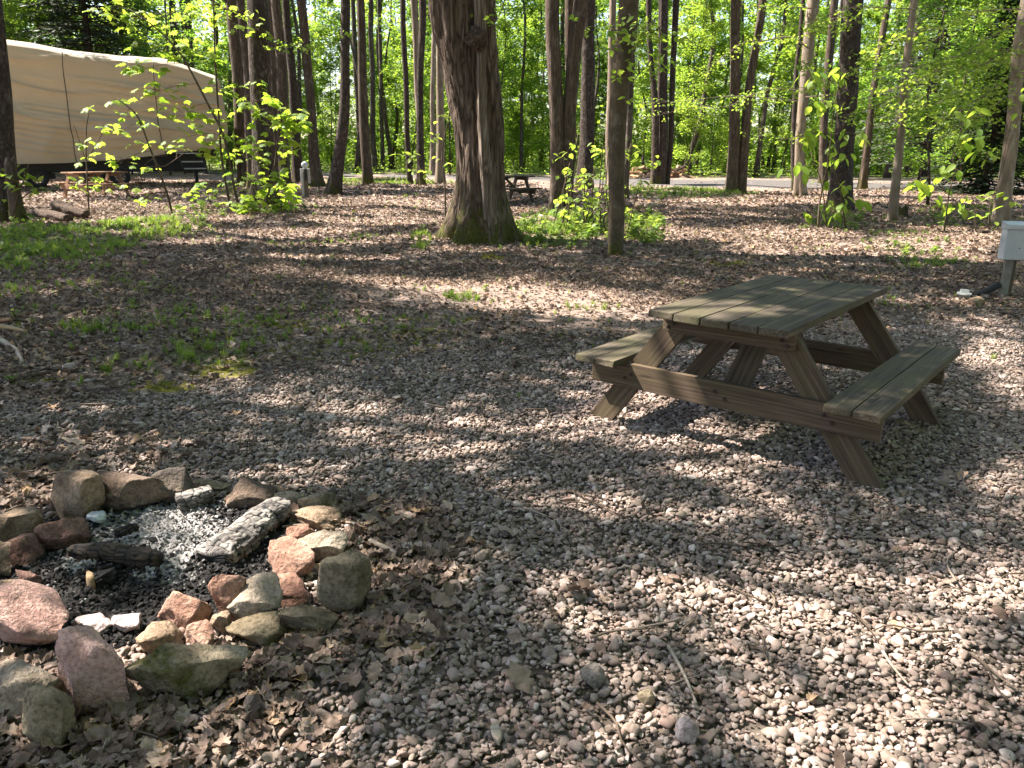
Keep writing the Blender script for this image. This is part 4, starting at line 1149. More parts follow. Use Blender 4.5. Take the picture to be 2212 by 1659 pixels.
BR = [(T_beech, [(1726, 196, 0), (1672, 192, 0), (1612, 210, 0), (1570, 230, 0), (1500, 232, 0), (1384, 258, 0)], 80, 3.2), (T_beech, [(1724, 219, 0), (1665, 212, 0), (1575, 208, 0), (1480, 218, 0), (1384, 222, 0)], 80, 3),
      (T_beech, [(1746, 104, 0), (1706, 80, 0), (1640, 90, 0), (1606, 92, 0), (1545, 135, 0), (1520, 160, 0)], 70, 3.6), (T_beech, [(1752, 18, 0), (1690, 14, 0), (1612, 14, 0)], 40, 3),
      (T_beech, [(1740, 210, 0), (1800, 205, 0), (1850, 215, 0), (1900, 185, 0)], 50, 2.6), (T_beech, [(1755, 60, 0), (1800, 40, 0), (1870, 18, 0), (1930, 16, 0)], 50, 2.6),
      (T_r32, [(1978, 20, 0), (1900, 16, 0), (1830, 18, 0), (1760, 45, 0), (1680, 60, 0)], 70, 2.6), (T_r32, [(1968, 130, 0), (1900, 150, 0), (1840, 150, 0), (1780, 185, 0), (1700, 190, 0)], 70, 2.4),
      (T_r32, [(1962, 180, 0), (2040, 150, 0), (2120, 140, 0), (2212, 110, 0)], 80, 2.6), (T_r32, [(1955, 235, 0), (2020, 225, 0), (2090, 190, 0), (2160, 200, 0)], 70, 2.4), (T_r32, [(1960, 200, 0), (1900, 225, 0), (1850, 245, 0), (1800, 250, 0)], 50, 2.2),
      (T_r33, [(2212, 40, 0), (2150, 75, 0), (2080, 115, 0), (2000, 165, 0), (1930, 190, 0)], 90, 3), (T_r33, [(2215, 85, 0), (2140, 130, 0), (2060, 175, 0), (1985, 215, 0), (1930, 260, 0)], 90, 3), (T_r33, [(2212, 140, 0), (2140, 195, 0), (2080, 235, 0), (2010, 270, 0)], 80, 2.6),
      (T_r33, [(2205, 20, 0), (2120, 25, 0), (2030, 60, 0), (1960, 75, 0), (1890, 110, 0)], 90, 3), (T_r33, [(2198, 190, 0), (2130, 240, 0), (2075, 268, 0), (2035, 300, 0)], 60, 2.2), (T_r33, [(2200, 110, 0), (2120, 112, 0), (2050, 125, 0), (1960, 150, 0)], 80, 2.6),
      (T_slim, [(1352, 120, 0), (1325, 60, 0), (1310, 75, 0)], 26, 2.2), (T_slim, [(1358, 30, 0), (1400, 70, 0), (1430, 55, 0)], 36, 2.4), (T_slim, [(1345, 200, 0), (1390, 150, 0), (1420, 120, 0)], 26, 2.0),
      (T_pine, [(548, 40, 0), (490, 20, 0), (430, 15, 0), (400, 30, 0)], 60, 2.4), (T_pine, [(572, 95, 0), (640, 98, 0), (700, 80, 0), (740, 70, 0)], 60, 2.0), (T_maple, [(1060, 10, 0), (1075, 40, 0), (1050, 20, 0)], 16, 2),
      (T_beech, [(1735, 290, 0), (1690, 300, 0), (1640, 280, 0)], 40, 2.0), (T_black, [(1840, 120, 0), (1900, 130, 0), (1960, 100, 0), (2010, 90, 0)], 70, 2.4), (T_black, [(1835, 180, 0), (1780, 150, 0), (1720, 130, 0)], 60, 2.2), (T_black, [(1848, 40, 0), (1790, 60, 0), (1730, 50, 0)], 50, 2.2)]
for i, (T, pts, n, w) in enumerate(BR):
    px_branch(T, pts, -.2, n, .11, .2, w, 'young', 700 + i)

# ------------------------------------------------------------------ picnic tables
NAIL = None
def nail_mesh():
    global NAIL
    if NAIL is None:
        bm = bmesh.new(); bmesh.ops.create_cone(bm, cap_ends=True, segments=8, radius1=.005, radius2=.0045, depth=.004)
        NAIL = bm_mesh(bm, 'nail', MAT_NAIL)
    return NAIL
def timber(name, length, w, t, mat, rng, bevel=.005, warp=.003):
    """board along X, slightly warped"""
    bm = bmesh.new()
    n = 9
    xs = np.linspace(-length / 2, length / 2, n)
    ring = []
    a, b = rng.normal(0, warp), rng.normal(0, warp)
    for i, x in enumerate(xs):
        q = (2 * x / length)
        dz = a * (q * q - .4); dy = b * (q * q - .4)
        ring.append([bm.verts.new((x + (rng.normal(0, .003) if i in (0, n - 1) else 0), y + dy, z + dz)) for y, z in ((-w / 2, -t / 2), (w / 2, -t / 2), (w / 2, t / 2), (-w / 2, t / 2))])
    for i in range(n - 1):
        for k in range(4):
            bm.faces.new((ring[i][k], ring[i][(k + 1) % 4], ring[i + 1][(k + 1) % 4], ring[i + 1][k]))
    bm.faces.new(ring[0][::-1]); bm.faces.new(ring[-1])
    es = [e for e in bm.edges if abs(e.verts[0].co.x - e.verts[1].co.x) > .02 or (abs(abs(e.verts[0].co.x) - length / 2) < .02)]
    bmesh.ops.bevel(bm, geom=es, offset=bevel, segments=2, affect='EDGES', profile=.6)
    return bm_mesh(bm, name, mat)
def member(parent, name, p0, p1, side, w, t, mat, rng, label=None):
    p0, p1 = Vector(p0), Vector(p1)
    X = (p1 - p0); L = X.length; X.normalize()
    S = Vector(side); S = (S - X * S.dot(X)).normalized()
    Z = X.cross(S)
    o = obj(name, timber(name, L, w, t, mat, rng), parent)
    m = Matrix((X, S, Z)).transposed().to_4x4(); m.translation = (p0 + p1) / 2
    o.matrix_local = m
    return o
def picnic_table(label, center, yaw, mt, ml, seed, nails=True, simple=False):
    rng = np.random.default_rng(seed)
    root = thing('picnic_table', label, 'picnic table', (center[0], center[1], float(gz(*center[:2])) if center[1] > 5.5 else 0.0), -yaw)
    L, bw = 1.68, .146
    for i in range(5):
        v = (i - 2) * .1532
        e = rng.normal(0, .006)
        o = member(root, 'tabletop_plank', (v, -L / 2 + e, .731 + rng.normal(0, .0012)), (v, L / 2 + e, .731), (1, 0, 0), bw, .038, mt, rng)
        if nails:
            for x in (-L / 2 + .155, L / 2 - .155, 0):
                for q in (-.04, .045): obj('nail', nail_mesh(), o, (x + rng.normal(0, .006), q, -.0195 if False else .0195 * (1 if o.matrix_local[2][2] > 0 else -1)))
    for sgn in (-1, 1):
        for k in (0, 1):
            v = sgn * (.582 + .066 + k * .1335)
            e = rng.normal(0, .008)
            o = member(root, 'bench_plank', (v, -L / 2 + e, .409), (v, L / 2 + e, .409), (1, 0, 0), .1275, .038, mt, rng)
            if nails:
                for x in (-L / 2 + .15, L / 2 - .15):
                    for q in (-.035, .035): obj('nail', nail_mesh(), o, (x, q, .0195 * (1 if o.matrix_local[2][2] > 0 else -1)))
    for e in (-1, 1):
        uu = -.635 if e < 0 else .565
        for sgn in (-1, 1):
            member(root, 'leg', (sgn * .262, uu, .705), (sgn * .80, uu, -.03), (0, 0, 1), .135, .038, ml, rng)
        uo = uu + e * .0405
        member(root, 'top_cleat', (-.365, uo, .663), (.365, uo, .663), (0, 0, 1), .094, .038, ml, rng)
        member(root, 'bench_support', (-.815, uo, .3165), (.815, uo, .3165), (0, 0, 1), .142, .038, ml, rng)
        member(root, 'brace', (0, uu * .06, .69), (0, uu - e * .03, .235), (1, 0, 0), .14, .038, ml, rng)
    if nails:
        bm_ = bmesh.new(); bmesh.ops.create_cone(bm_, cap_ends=True, segments=6, radius1=.011, radius2=.010, depth=.012)
        bolt = bm_mesh(bm_, 'bolt', MAT_NAIL)
        for e in (-1, 1):
            uu = (-.635 if e < 0 else .565) + e * .0665
            for v, z_ in ((-.30, .665), (-.33, .64), (.30, .665), (.33, .64), (-.55, .33), (-.59, .30), (.55, .33), (.59, .30), (-.03, .335), (.03, .3)):
                obj('bolt', bolt, root, (v, uu, z_), (math.pi / 2, 0, .3))
    member(root, 'center_cleat', (-.34, 0.0, .692), (.34, 0.0, .692), (0, 1, 0), .09, .038, ml, rng)
    return root
picnic_table('weathered grey-green wooden picnic table standing on the gravel', (1.5496, 4.5604), .6858, WOOD_TOP, WOOD_LEG, 1)
c = at(212, 424)
picnic_table('reddish picnic table in front of the covered trailer', (c[0], c[1]), .62, WOOD_RED, WOOD_RED, 2, False)
c = at(1088, 437)
picnic_table('dark picnic table half hidden behind the huge maple', (c[0], c[1]), 1.1, WOOD_DARK, WOOD_DARK, 3, False)

# ------------------------------------------------------------------ trailer under its cover
def trailer():
    A, B = np.array([-18.2, 28.0]), np.array([-11.7, 33.0])
    e = (B - A) / np.linalg.norm(B - A); nrm = np.array([e[1], -e[0]])
    ang = math.atan2(e[1], e[0])
    root = thing('travel_trailer', 'long travel trailer under a beige canvas cover', 'trailer', (A[0], A[1], 0), ang)
    # local: x along the trailer (to the right), -y towards the camera
    S0, S1, D = -4.2, 8.35, 2.5
    sx = np.array([-6, 0, 1.2, 2.2, 3.5, 5.0, 6.4, 7.2, 8.4]); top = np.array([5.1, 5.05, 5.02, 4.95, 4.8, 4.68, 4.68, 4.55, 4.2])
    hx = np.array([-6, 0, 2.5, 4.6, 6.5, 8.4]); hem = np.array([.8, .82, .86, 1.0, 1.25, 1.42])
    ss = np.linspace(S0, S1, 170)
    nf, nr = 110, 12
    rows = []
    for s in ss:
        zt = np.interp(s, sx, top) - .28; zh = np.interp(s, hx, hem)
        zt += .05 * vnoise(np.array([s * 1.2, 0, 0]), 4)
        t = np.linspace(0, 1, nf)
        z = zh + (zt - zh) * t
        y = -.10 + .16 * t ** 3
        f = z + .16 * s + .35 * np.sin(s * .55 + .7) * (1 - t)
        q = np.stack([np.full(nf, s * .3), f * 3.4, np.zeros(nf)], -1)
        r1 = (1 - np.abs(vnoise(q * np.array([1, .62, 1]), 2))) ** 3
        r2 = (1 - np.abs(vnoise(q * np.array([1.5, 1.5, 1]) + 5, 6))) ** 4
        y = y - (.30 * r1 + .13 * r2) * np.sin(np.pi * np.clip(t * .93 + .05, 0, 1)) ** .6 - .05 * np.sin(s * 1.3 + .6 * z)
        col = [np.stack([np.full(nf, s), y, z], 1)]
        u = np.linspace(0, 1, nr + 1)[1:]
        ry = .06 + u * D
        rz = zt + .30 * np.sin(np.pi * u) + .03 * vnoise(np.stack([np.full(nr, s * 1.5), u * 4, 0 * u], -1), 8)
        col.append(np.stack([np.full(nr, s), ry, rz], 1))
        u = np.linspace(0, 1, 9)[1:]
        col.append(np.stack([np.full(8, s), np.full(8, D + .06), rz[-1] + (zh - rz[-1]) * u], 1))
        rows.append(np.concatenate(col))
    last = rows[-1]
    for k in (.4, .75, .97):
        c2 = last.copy(); c2[:, 1] = last[:, 1] * (1 - k) + D / 2 * k; c2[:, 0] += .12 * math.sin(k * 3.1); rows.append(c2)
    G = np.array(rows); ni, nj = G.shape[:2]
    i = (np.arange(ni - 1)[:, None] * nj + np.arange(nj - 1)[None]).ravel()
    m = M('beige_canvas')
    n = m.noise(m.coord('Object', (1, 1, 1)), 1.1, 4, 0.6); w = m.noise(m.coord('Object', (220, 220, 220)), 1.0, 2)
    col = m.ramp(n, [(0.3, (0.37, 0.335, 0.265)), (0.7, (0.45, 0.41, 0.33))])
    st = m.noise(m.coord('Object', (2.5, 1, .35)), 1.5, 4, .6)
    col = m.mix(m.ramp(st, [(.5, 0.0), (.8, .16)]), col, (.33, .28, .2))
    m.color(col); m.bump(m.mix(.2, m.noise(m.coord('Object', (1, 1, 3)), 2.2, 2, .5), w), .25, .03)
    t = m.node('ShaderNodeBsdfTranslucent'); t.inputs['Color'].default_value = (.62, .5, .33, 1)
    mx = m.node('ShaderNodeMixShader'); mx.inputs[0].default_value = .25
    m.link(m.b.outputs[0], mx.inputs[1]); m.link(t.outputs[0], mx.inputs[2]); m.link(mx.outputs[0], m.out.inputs['Surface'])
    cov = obj('canvas_cover', mesh_np('canvas_cover', G.reshape(-1, 3), np.stack([i, i + nj, i + nj + 1, i + 1], 1), m.mat), root)
    def local(px, py, off=-.45):
        r = ray(px, py); o = np.array([0, 0, CAM_H])
        p0 = A + nrm * -off
        t_ = ((p0 - o[:2]) @ nrm) / (r[:2] @ nrm)
        P = o + r * t_
        d = P[:2] - A
        return np.array([d @ e, -(d @ nrm), P[2]])
    for pts in ([(134, 112), (136, 150), (143, 200), (149, 250), (153, 280), (158, 300), (161, 330), (166, 352)], [(331, 136), (333, 175), (339, 235), (342, 270), (347, 290), (350, 312), (358, 332)], [(488, 185), (490, 210), (494, 240), (492, 270)]):
        P = smooth_path([local(*p) for p in pts], 30)
        V, F = tube(P, np.full(30, .018), 6)
        obj('tie_rope', Geo().add(V, F).mesh('tie_rope', MAT_ROPE), cov)
    # chassis
    bm = bmesh.new(); box_bm(bm, S0, 7.6, .25, 2.3, .52, 1.1)
    obj('chassis', bm_mesh(bm, 'chassis', MAT_BLACK, .03), root)
    bm = bmesh.new(); box_bm(bm, S0, 2.2, .3, 2.3, .3, .5)
    obj('underbelly', bm_mesh(bm, 'underbelly', MAT_BLACK, .03), root)
    bm = bmesh.new(); box_bm(bm, 6.2, 8.1, .5, 2.1, 1.1, 1.5)
    obj('front_skirt', bm_mesh(bm, 'front_skirt', MAT_BLACK, .05), root)
    bm = bmesh.new(); box_bm(bm, 7.15, 7.27, .4, .52, .05, 1.2)
    obj('landing_leg', bm_mesh(bm, 'landing_leg', MAT_BLACK, .01), root)
    bm = bmesh.new(); box_bm(bm, 7.0, 7.42, .25, .67, 0.0, .05)
    obj('foot_plate', bm_mesh(bm, 'foot_plate', MAT_BLACK, .01), root)
    for px in (80, 205, 259):
        P = local(px, 372, .05)
        wl_ = thing('wheel', '', '', (P[0], .16, .36)); wl_.parent = root
        for k in ('label', 'category'): del wl_[k]
        th = np.linspace(0, 2 * np.pi, 33)[:-1]
        prof = [(.21, -.08), (.24, -.11), (.33, -.11), (.36, -.08), (.365, 0), (.36, .08), (.33, .11), (.24, .11), (.21, .08)]
        V = np.array([[(r * math.cos(a), y, r * math.sin(a)) for r, y in prof] for a in th]).reshape(-1, 3); k = len(prof)
        a_ = np.arange(32)[:, None]; b_ = np.arange(k)[None]
        F = np.stack([a_ * k + b_, ((a_ + 1) % 32) * k + b_, ((a_ + 1) % 32) * k + (b_ + 1) % k, a_ * k + (b_ + 1) % k], -1).reshape(-1, 4)
        obj('tyre', mesh_np('tyre', V, F, MAT_TYRE), wl_)
        bm = bmesh.new()
        for s5 in range(10):
            a = s5 * 2 * math.pi / 10
            vs = box_bm(bm, -.016, .016, -.06, -.03, .05, .2)
            bmesh.ops.rotate(bm, verts=vs, cent=(0, 0, 0), matrix=Matrix.Rotation(a, 3, 'Y'))
        r_ = bmesh.ops.create_cone(bm, cap_ends=True, segments=18, radius1=.06, radius2=.05, depth=.06)
        bmesh.ops.rotate(bm, verts=r_['verts'], cent=(0, 0, 0), matrix=Matrix.Rotation(math.pi / 2, 3, 'X')); bmesh.ops.translate(bm, verts=r_['verts'], vec=(0, -.04, 0))
        rr = bmesh.ops.create_circle(bm, segments=24, radius=.21); ed = [e_ for e_ in bm.edges if e_.verts[0] in rr['verts'] and e_.verts[1] in rr['verts']]
        ex = bmesh.ops.extrude_edge_only(bm, edges=ed); nv = [v for v in ex['geom'] if isinstance(v, bmesh.types.BMVert)]
        for v in nv: v.co *= .9
        bmesh.ops.rotate(bm, verts=rr['verts'] + nv, cent=(0, 0, 0), matrix=Matrix.Rotation(math.pi / 2, 3, 'X')); bmesh.ops.translate(bm, verts=rr['verts'] + nv, vec=(0, -.07, 0))
        obj('rim', bm_mesh(bm, 'rim', MAT_RIM, 0), wl_)
    st = thing('entry_steps', '', '', (0, 0, 0)); st.parent = root
    for k in ('label', 'category'): del st[k]
    for k, (px, py) in enumerate(((406, 331), (414, 349), (420, 364))):
        P = local(px, py, -.25 - .12 * k)
        bm = bmesh.new(); box_bm(bm, P[0] - .4, P[0] + .4, P[1] - .13, P[1] + .13, P[2] - .025, P[2] + .02)
        obj('tread', bm_mesh(bm, 'tread', MAT_GALV, .005), st)
    for dx in (-.42, .42):
        P0, P1 = local(404, 322, -.1), local(424, 375, -.7)
        V, F = tube(np.array([P0 + [dx, 0, 0], P1 + [dx, 0, 0]]), [.035, .035], 6)
        obj('stringer', Geo().add(V, F).mesh('stringer', MAT_BLACK), st)
trailer()

# ------------------------------------------------------------------ utility posts
def utility_right():
    b = at(2166, 645); Y = b[1]
    root = thing('utility_post', 'grey metal electric box on a wooden post at the right picture edge', 'utility box', (b[0], Y, float(gz(b[0], Y))), R(-8))
    zt, zb = at_depth(2183, 486, Y)[2], at_depth(2177, 562, Y)[2]
    W, Dp = .30, .16
    H = zt - zb
    rng = np.random.default_rng(1)
    member(root, 'post', (.055, .10, -.1), (.055, .10, zt + .03), (1, 0, 0), .09, .09, WOOD_POST, rng)
    ch = bmesh.new(); box_bm(ch, -.045, .035, -.02, .03, -.05, zb + .02)
    c_ = obj('conduit_channel', bm_mesh(ch, 'conduit_channel', MAT_PIPE, .006), root)
    bx = bmesh.new(); box_bm(bx, -W / 2 + .03, W / 2 + .03, -Dp + .05, .05, zb, zt - .045)
    bo = obj('box', bm_mesh(bx, 'box', MAT_METALBOX, .008, 3), root)
    fr = bmesh.new(); box_bm(fr, -W / 2 + .036, W / 2 + .024, -Dp + .042, -Dp + .0475, zb + .006, zt - .052)
    obj('cover_panel', bm_mesh(fr, 'cover_panel', MAT_METALBOX, .002), bo)
    ld = bmesh.new(); v = box_bm(ld, -W / 2 + .015, W / 2 + .045, -Dp + .02, .052, zt - .05, zt)
    for q in v:
        if q.co.z > zt - .01 and q.co.y > 0: q.co.z += .025
    obj('lid', bm_mesh(ld, 'lid', MAT_METALBOX, .006, 3), bo)
    sc = bmesh.new(); r_ = bmesh.ops.create_cone(sc, cap_ends=True, segments=10, radius1=.006, radius2=.006, depth=.006); bmesh.ops.rotate(sc, verts=r_['verts'], cent=(0, 0, 0), matrix=Matrix.Rotation(math.pi / 2, 3, 'X'))
    obj('screw', bm_mesh(sc, 'screw', MAT_NAIL), bo, (.02, -Dp + .04, zb + .13))
    P = smooth_path([(-.07, -.02, .14), (-.16, -.05, .10), (-.28, -.05, .03), (-.4, -.03, -.03)], 12)
    V, F = tube(P, np.full(12, .035), 8)
    obj('conduit_elbow', Geo().add(V, F).mesh('conduit_elbow', MAT_BLACK), root)
    # capped standpipe and its stone
    p = at(2080, 651)
    r2 = thing('standpipe', 'short grey pipe with a white screw cap near the electric box', 'pipe', (p[0], p[1], 0))
    bm = bmesh.new(); bmesh.ops.create_cone(bm, cap_ends=True, segments=28, radius1=.062, radius2=.062, depth=.1)
    obj('pipe', bm_mesh(bm, 'pipe', MAT_PIPE, 0), r2, (0, 0, .03))
    bm = bmesh.new(); bmesh.ops.create_cone(bm, cap_ends=True, segments=28, radius1=.074, radius2=.072, depth=.014)
    cp = obj('cap', bm_mesh(bm, 'cap', MAT_WHITE, 0), r2, (0, 0, .088))
    obj('cap_nut', box_mesh('cap_nut', (.08, .05, .036), MAT_WHITE, .004), cp, (0.0, 0, .0255), (0, 0, R(-10)))
utility_right()
def utility_left():
    b = at(663, 427); Y = b[1]
    root = thing('meter_post', 'wooden post with grey meter box and round meter among the trees', 'meter post', (b[0], Y, float(gz(b[0], Y))), R(18))
    zt = at_depth(657, 358, Y)[2]
    rng = np.random.default_rng(2)
    member(root, 'post', (0, 0, -.1), (0, 0, zt - .12), (1, 0, 0), .12, .12, WOOD_POST, rng)
    pl = bmesh.new(); box_bm(pl, -.13, -.065, -.05, .03, -.05, .75)
    obj('conduit_channel', bm_mesh(pl, 'conduit_channel', MAT_GALV, .006), root)
    z0, z1 = at_depth(661, 398, Y)[2], at_depth(660, 366, Y)[2]
    bx = bmesh.new(); box_bm(bx, -.14, .15, .065, .20, z0, z1)
    obj('box', bm_mesh(bx, 'box', MAT_METALBOX, .008), root)
    bx = bmesh.new(); box_bm(bx, -.035, .035, -.09, -.062, z0 + .1, z0 + .42)
    obj('switch', bm_mesh(bx, 'switch', MAT_BLACK, .008), root)
    bm = bmesh.new(); r_ = bmesh.ops.create_uvsphere(bm, u_segments=20, v_segments=12, radius=.105)
    for v in bm.verts: v.co.y *= .75
    obj('meter_dome', bm_mesh(bm, 'meter_dome', MAT_METERGLASS, 0, smooth=True), root, (0, .02, zt + .0))
    bm = bmesh.new(); box_bm(bm, -.05, .05, -.02, .05, zt - .2, zt - .06)
    obj('meter_neck', bm_mesh(bm, 'meter_neck', MAT_METALBOX, .01), root)
utility_left()

# ------------------------------------------------------------------ stumps, logs, wood piles
def rough_log(name, label, cat_, p0, p1, r, mat, seed, seg=14, taper=.8, bend=.05, rough=.12, group=None, end=None, z=None):
    rng = np.random.default_rng(seed)
    p0, p1 = np.array(p0, float), np.array(p1, float)
    mid = (p0 + p1) / 2; L = np.linalg.norm(p1 - p0)
    P = smooth_path([p0 - mid, rng.normal(0, bend * L, 3) * [1, 1, .3], p1 - mid], 14)
    rad = np.linspace(1, taper, 14) * r
    th = np.linspace(0, 6.283, seg, endpoint=False)
    Q = np.stack([np.repeat(np.cos(th)[None], 14, 0), np.repeat(np.sin(th)[None], 14, 0), np.repeat(np.linspace(0, L * 3, 14)[:, None], seg, 1)], -1)
    V, F = tube(P, rad[:, None] * (1 + rough * fbm(Q * 1.5, seed, 3)), seg)
    o = obj(name, Geo().add(V, F).mesh(name, mat), None, mid)
    return tag(o, label, cat_, group)
def stump(name, label, px, py, wpx, hpx, bark, seed, Yoff=0, jag=.2):
    b = at(px, py); d = project(b)[2]; r = wpx * .5 / CAM_F * d; H = hpx / CAM_F * d
    base = np.array([b[0], b[1] + r + Yoff, 0]); base[2] = float(gz(base[0], base[1]))
    rows, seg = 16, 26
    zs = np.linspace(-.05, H, rows)
    path = np.stack([0 * zs, 0 * zs, zs], 1)
    V, F = trunk_geo(path, np.full(rows, r) * np.linspace(1.05, .88, rows), seg, .45, .12 + H * .12, 5, .1, seed, .006)
    th = np.arctan2(V[:, 1], V[:, 0]); k = np.clip(V[:, 2] / H, 0, 1)
    V[:, 2] += (k ** 3) * jag * H * vnoise(np.stack([np.cos(th) * 2, np.sin(th) * 2, 0 * th + seed], -1), seed)
    V[-1, 2] -= .25 * H * (1 if hpx < 40 else .4)
    root = thing(name, label, 'stump', base)
    obj('stump_wood', Geo().add(V, F).mesh('stump_wood', BARK[bark]), root)
stump('broken_stump', 'tall grey broken stump beside the dark left-edge trunk', 36, 490, 25, 128, 'brown', 3, 0, .12)
stump('tree_stump', 'low dark rotten stump at the foot of the leaning pale tree', 1958, 467, 22, 17, 'dark', 5, .1, .6)
p0, p1 = at(75, 472), at(150, 482)
rough_log('fallen_log', 'grey weathered log lying behind the tall stump', 'log', (p0[0], p0[1], .10), (p1[0], p1[1], .08), .11, BARK['nomoss'], 1, 22, .75, .05, .3)
p0, p1 = at(108, 470), at(172, 474)
rough_log('fallen_log', 'dark rotten log humped over the grey one', 'log', (p0[0], p0[1] + .3, .16), (p1[0], p1[1] + .3, .08), .16, BARK['nomoss'], 2, 22, .5, .08, .4)
p0, p1 = at(1168, 478), at(1212, 487)
rough_log('mossy_log', 'short yellow mossy log in the grass right of the huge maple', 'log', (p0[0], p0[1], .07), (p1[0], p1[1], .05), .075, ROCK['mossy'], 3, 20, .7, .05, .3)
# sticks heaped at the left edge
for i, (a, b_, r, m, lab) in enumerate([
    ((-30, 736, .12), (62, 741, .1), .022, WOOD_SPLIT, 'orange split stick lying level on the brush heap'),
    ((-20, 738, .07), (50, 789, .02), .026, WOOD_SPLITGREY, 'bleached white curved stick pointing down from the brush heap'),
    ((-30, 690, .1), (42, 724, .06), .02, WOOD_SPLITGREY, 'long grey stick sloping over the top of the brush heap'),
    ((-10, 712, .05), (52, 768, .03), .018, BARK['nomoss'], 'dark crooked stick low in the brush heap'),
    ((0, 722, .16), (60, 705, .04), .016, BARK['nomoss'], 'thin brown stick at the back of the brush heap'),
    ((-30, 755, .03), (90, 752, .02), .012, BARK['nomoss'], 'thin dark twig trailing right from the brush heap'),
    ((10, 700, .04), (30, 725, .14), .03, WOOD_SPLITRED, 'reddish bark slab upright in the brush heap'),
    ((18, 834, .03), (125, 805, .02), .016, BARK['nomoss'], 'dark stick on the ground below the brush heap')]):
    A_, B_ = at(a[0], a[1]), at(b_[0], b_[1])
    rough_log('stick', lab, 'stick', (A_[0], A_[1], a[2]), (B_[0], B_[1], b_[2]), r, m, 20 + i, 8, .55, .05)
for i, (a, b_, r, lab) in enumerate([((1443, 1408), (1503, 1530), .006, 'long thin pale stick on the gravel in front'), ((1240, 1072), (1385, 1140), .004, 'thin grey twig on sunlit gravel left of the table'), ((1140, 1108), (1180, 1122), .005, 'short pale twig on the middle gravel'),
                                      ((1600, 1180), (1690, 1190), .004, 'thin dark twig on gravel below the table'), ((1905, 1420), (1960, 1490), .005, 'thin forked twig on the right gravel'), ((1840, 1330), (1895, 1395), .004, 'fine dark twig right of the gravel centre'),
                                      ((800, 1180), (860, 1205), .014, 'stubby brown stick beside the fire ring'), ((1395, 1450), (1450, 1500), .004, 'short dark twig left of the long pale stick'), ((722, 1300), (745, 1340), .007, 'small twig leaning on the mossy fire ring stone')]):
    A_, B_ = at(*a), at(*b_)
    rough_log('twig', lab, 'twig', (A_[0], A_[1], .022), (B_[0], B_[1], .018), r, WOOD_SPLITGREY if i % 2 == 0 else BARK['nomoss'], 50 + i, 7, .6, .04)
def wood_pile(label, px, seed, n=15, w=1.0):
    rng = np.random.default_rng(seed)
    c_ = at(px, 386)
    root = thing('firewood_pile', label, 'wood pile', (c_[0], c_[1] + .8, 0))
    for i in range(n):
        lay = i // 5
        p = np.array([rng.uniform(-w, w) * (1 - .22 * lay), rng.uniform(-.4, .4), .1 + .2 * lay])
        a = rng.uniform(-.9, .9); d = np.array([math.cos(a) * .35, math.sin(a) * .35, rng.normal(0, .12)])
        V, F = tube(np.stack([p - d, p + d]), [.1, .09], 6)
        obj('firewood_log', Geo().add(V, F).mesh('firewood_log', [WOOD_SPLITRED, WOOD_SPLIT, BARK['nomoss']][i % 3], False), root)
wood_pile('heap of reddish firewood left of the dark four-stemmed tree', 1400, 1)
wood_pile('heap of firewood right of the dark four-stemmed tree', 1464, 2, 13, .8)

# ------------------------------------------------------------------ stones
_ICO = {}
def ico(sub):
    if sub not in _ICO:
        bm = bmesh.new(); bmesh.ops.create_icosphere(bm, subdivisions=sub, radius=1)
        _ICO[sub] = (np.array([v.co for v in bm.verts]), np.array([[v.index for v in f.verts] for f in bm.faces])); bm.free()
    return _ICO[sub]
def rock_mesh(name, dims, mat, seed, sub=4, planes=14, cut=(.5, .8), rough=.05, slab=0.0):
    rng = np.random.default_rng(seed)
    V, F = ico(sub); V = V.copy()
    N = rng.normal(0, 1, (planes, 3)); N /= np.linalg.norm(N, axis=1, keepdims=True)
    N = np.concatenate([N, [[0, 0, 1], [0, 0, -1]]]); C = np.concatenate([rng.uniform(*cut, planes), [.62, .6]])
    for it in range(2):
        for n_, c_ in zip(N, C):
            d = V @ n_ - c_
            V -= np.clip(d, 0, None)[:, None] * n_ * .96
    nrm = V / np.linalg.norm(V, axis=1, keepdims=True)
    V = V + nrm * (rough * fbm(V * 2.6, seed, 3) + rough * .45 * fbm(V * 8, seed + 3, 2))[:, None]
    if slab:
        V[:, 2] += slab * .06 * np.round(np.sin(V[:, 2] * 14 + 2 * vnoise(V * 2, seed)))
    lo, hi = V.min(0), V.max(0)
    V = (V - (lo + hi) / 2) / (hi - lo) * np.array(dims)
    return mesh_np(name, V, F, mat, True)
def stone(label, box, mat, seed, depth=.8, yaw=0.0, tilt=0.0, roll=0.0, z=0.0, sub=4, slab=0.0, rough=.06, cut=(.4, .74), name='fire_ring_stone', group='stones of the fire ring', conv=z6, hmin=.05):
    x0, y0 = conv(box[0], box[1]); x1, y1 = conv(box[2], box[3])
    cx = (x0 + x1) / 2
    cyc = (y0 + y1) / 2
    front = at(cx, y1, z)
    d = project(front)[2]
    w = (x1 - x0) / CAM_F * d
    dp = w * depth
    el = math.atan2(CAM_H, front[1])
    v = (y1 - y0) / CAM_F * d
    dp = min(dp, .93 * v / math.sin(el))
    h = max(hmin, math.sqrt(max(1e-6, v * v - (dp * math.sin(el)) ** 2)) / math.cos(el))
    h = min(h, w * 1.25)
    me = rock_mesh(name, (w * 1.08, dp * 1.1, h * 1.12), mat, seed, sub, slab=slab, rough=rough, cut=cut)
    C = at(cx, cyc, z + h * .44)
    o = obj(name, me, None, C, (tilt, roll, yaw))
    return tag(o, label, 'stone', group)
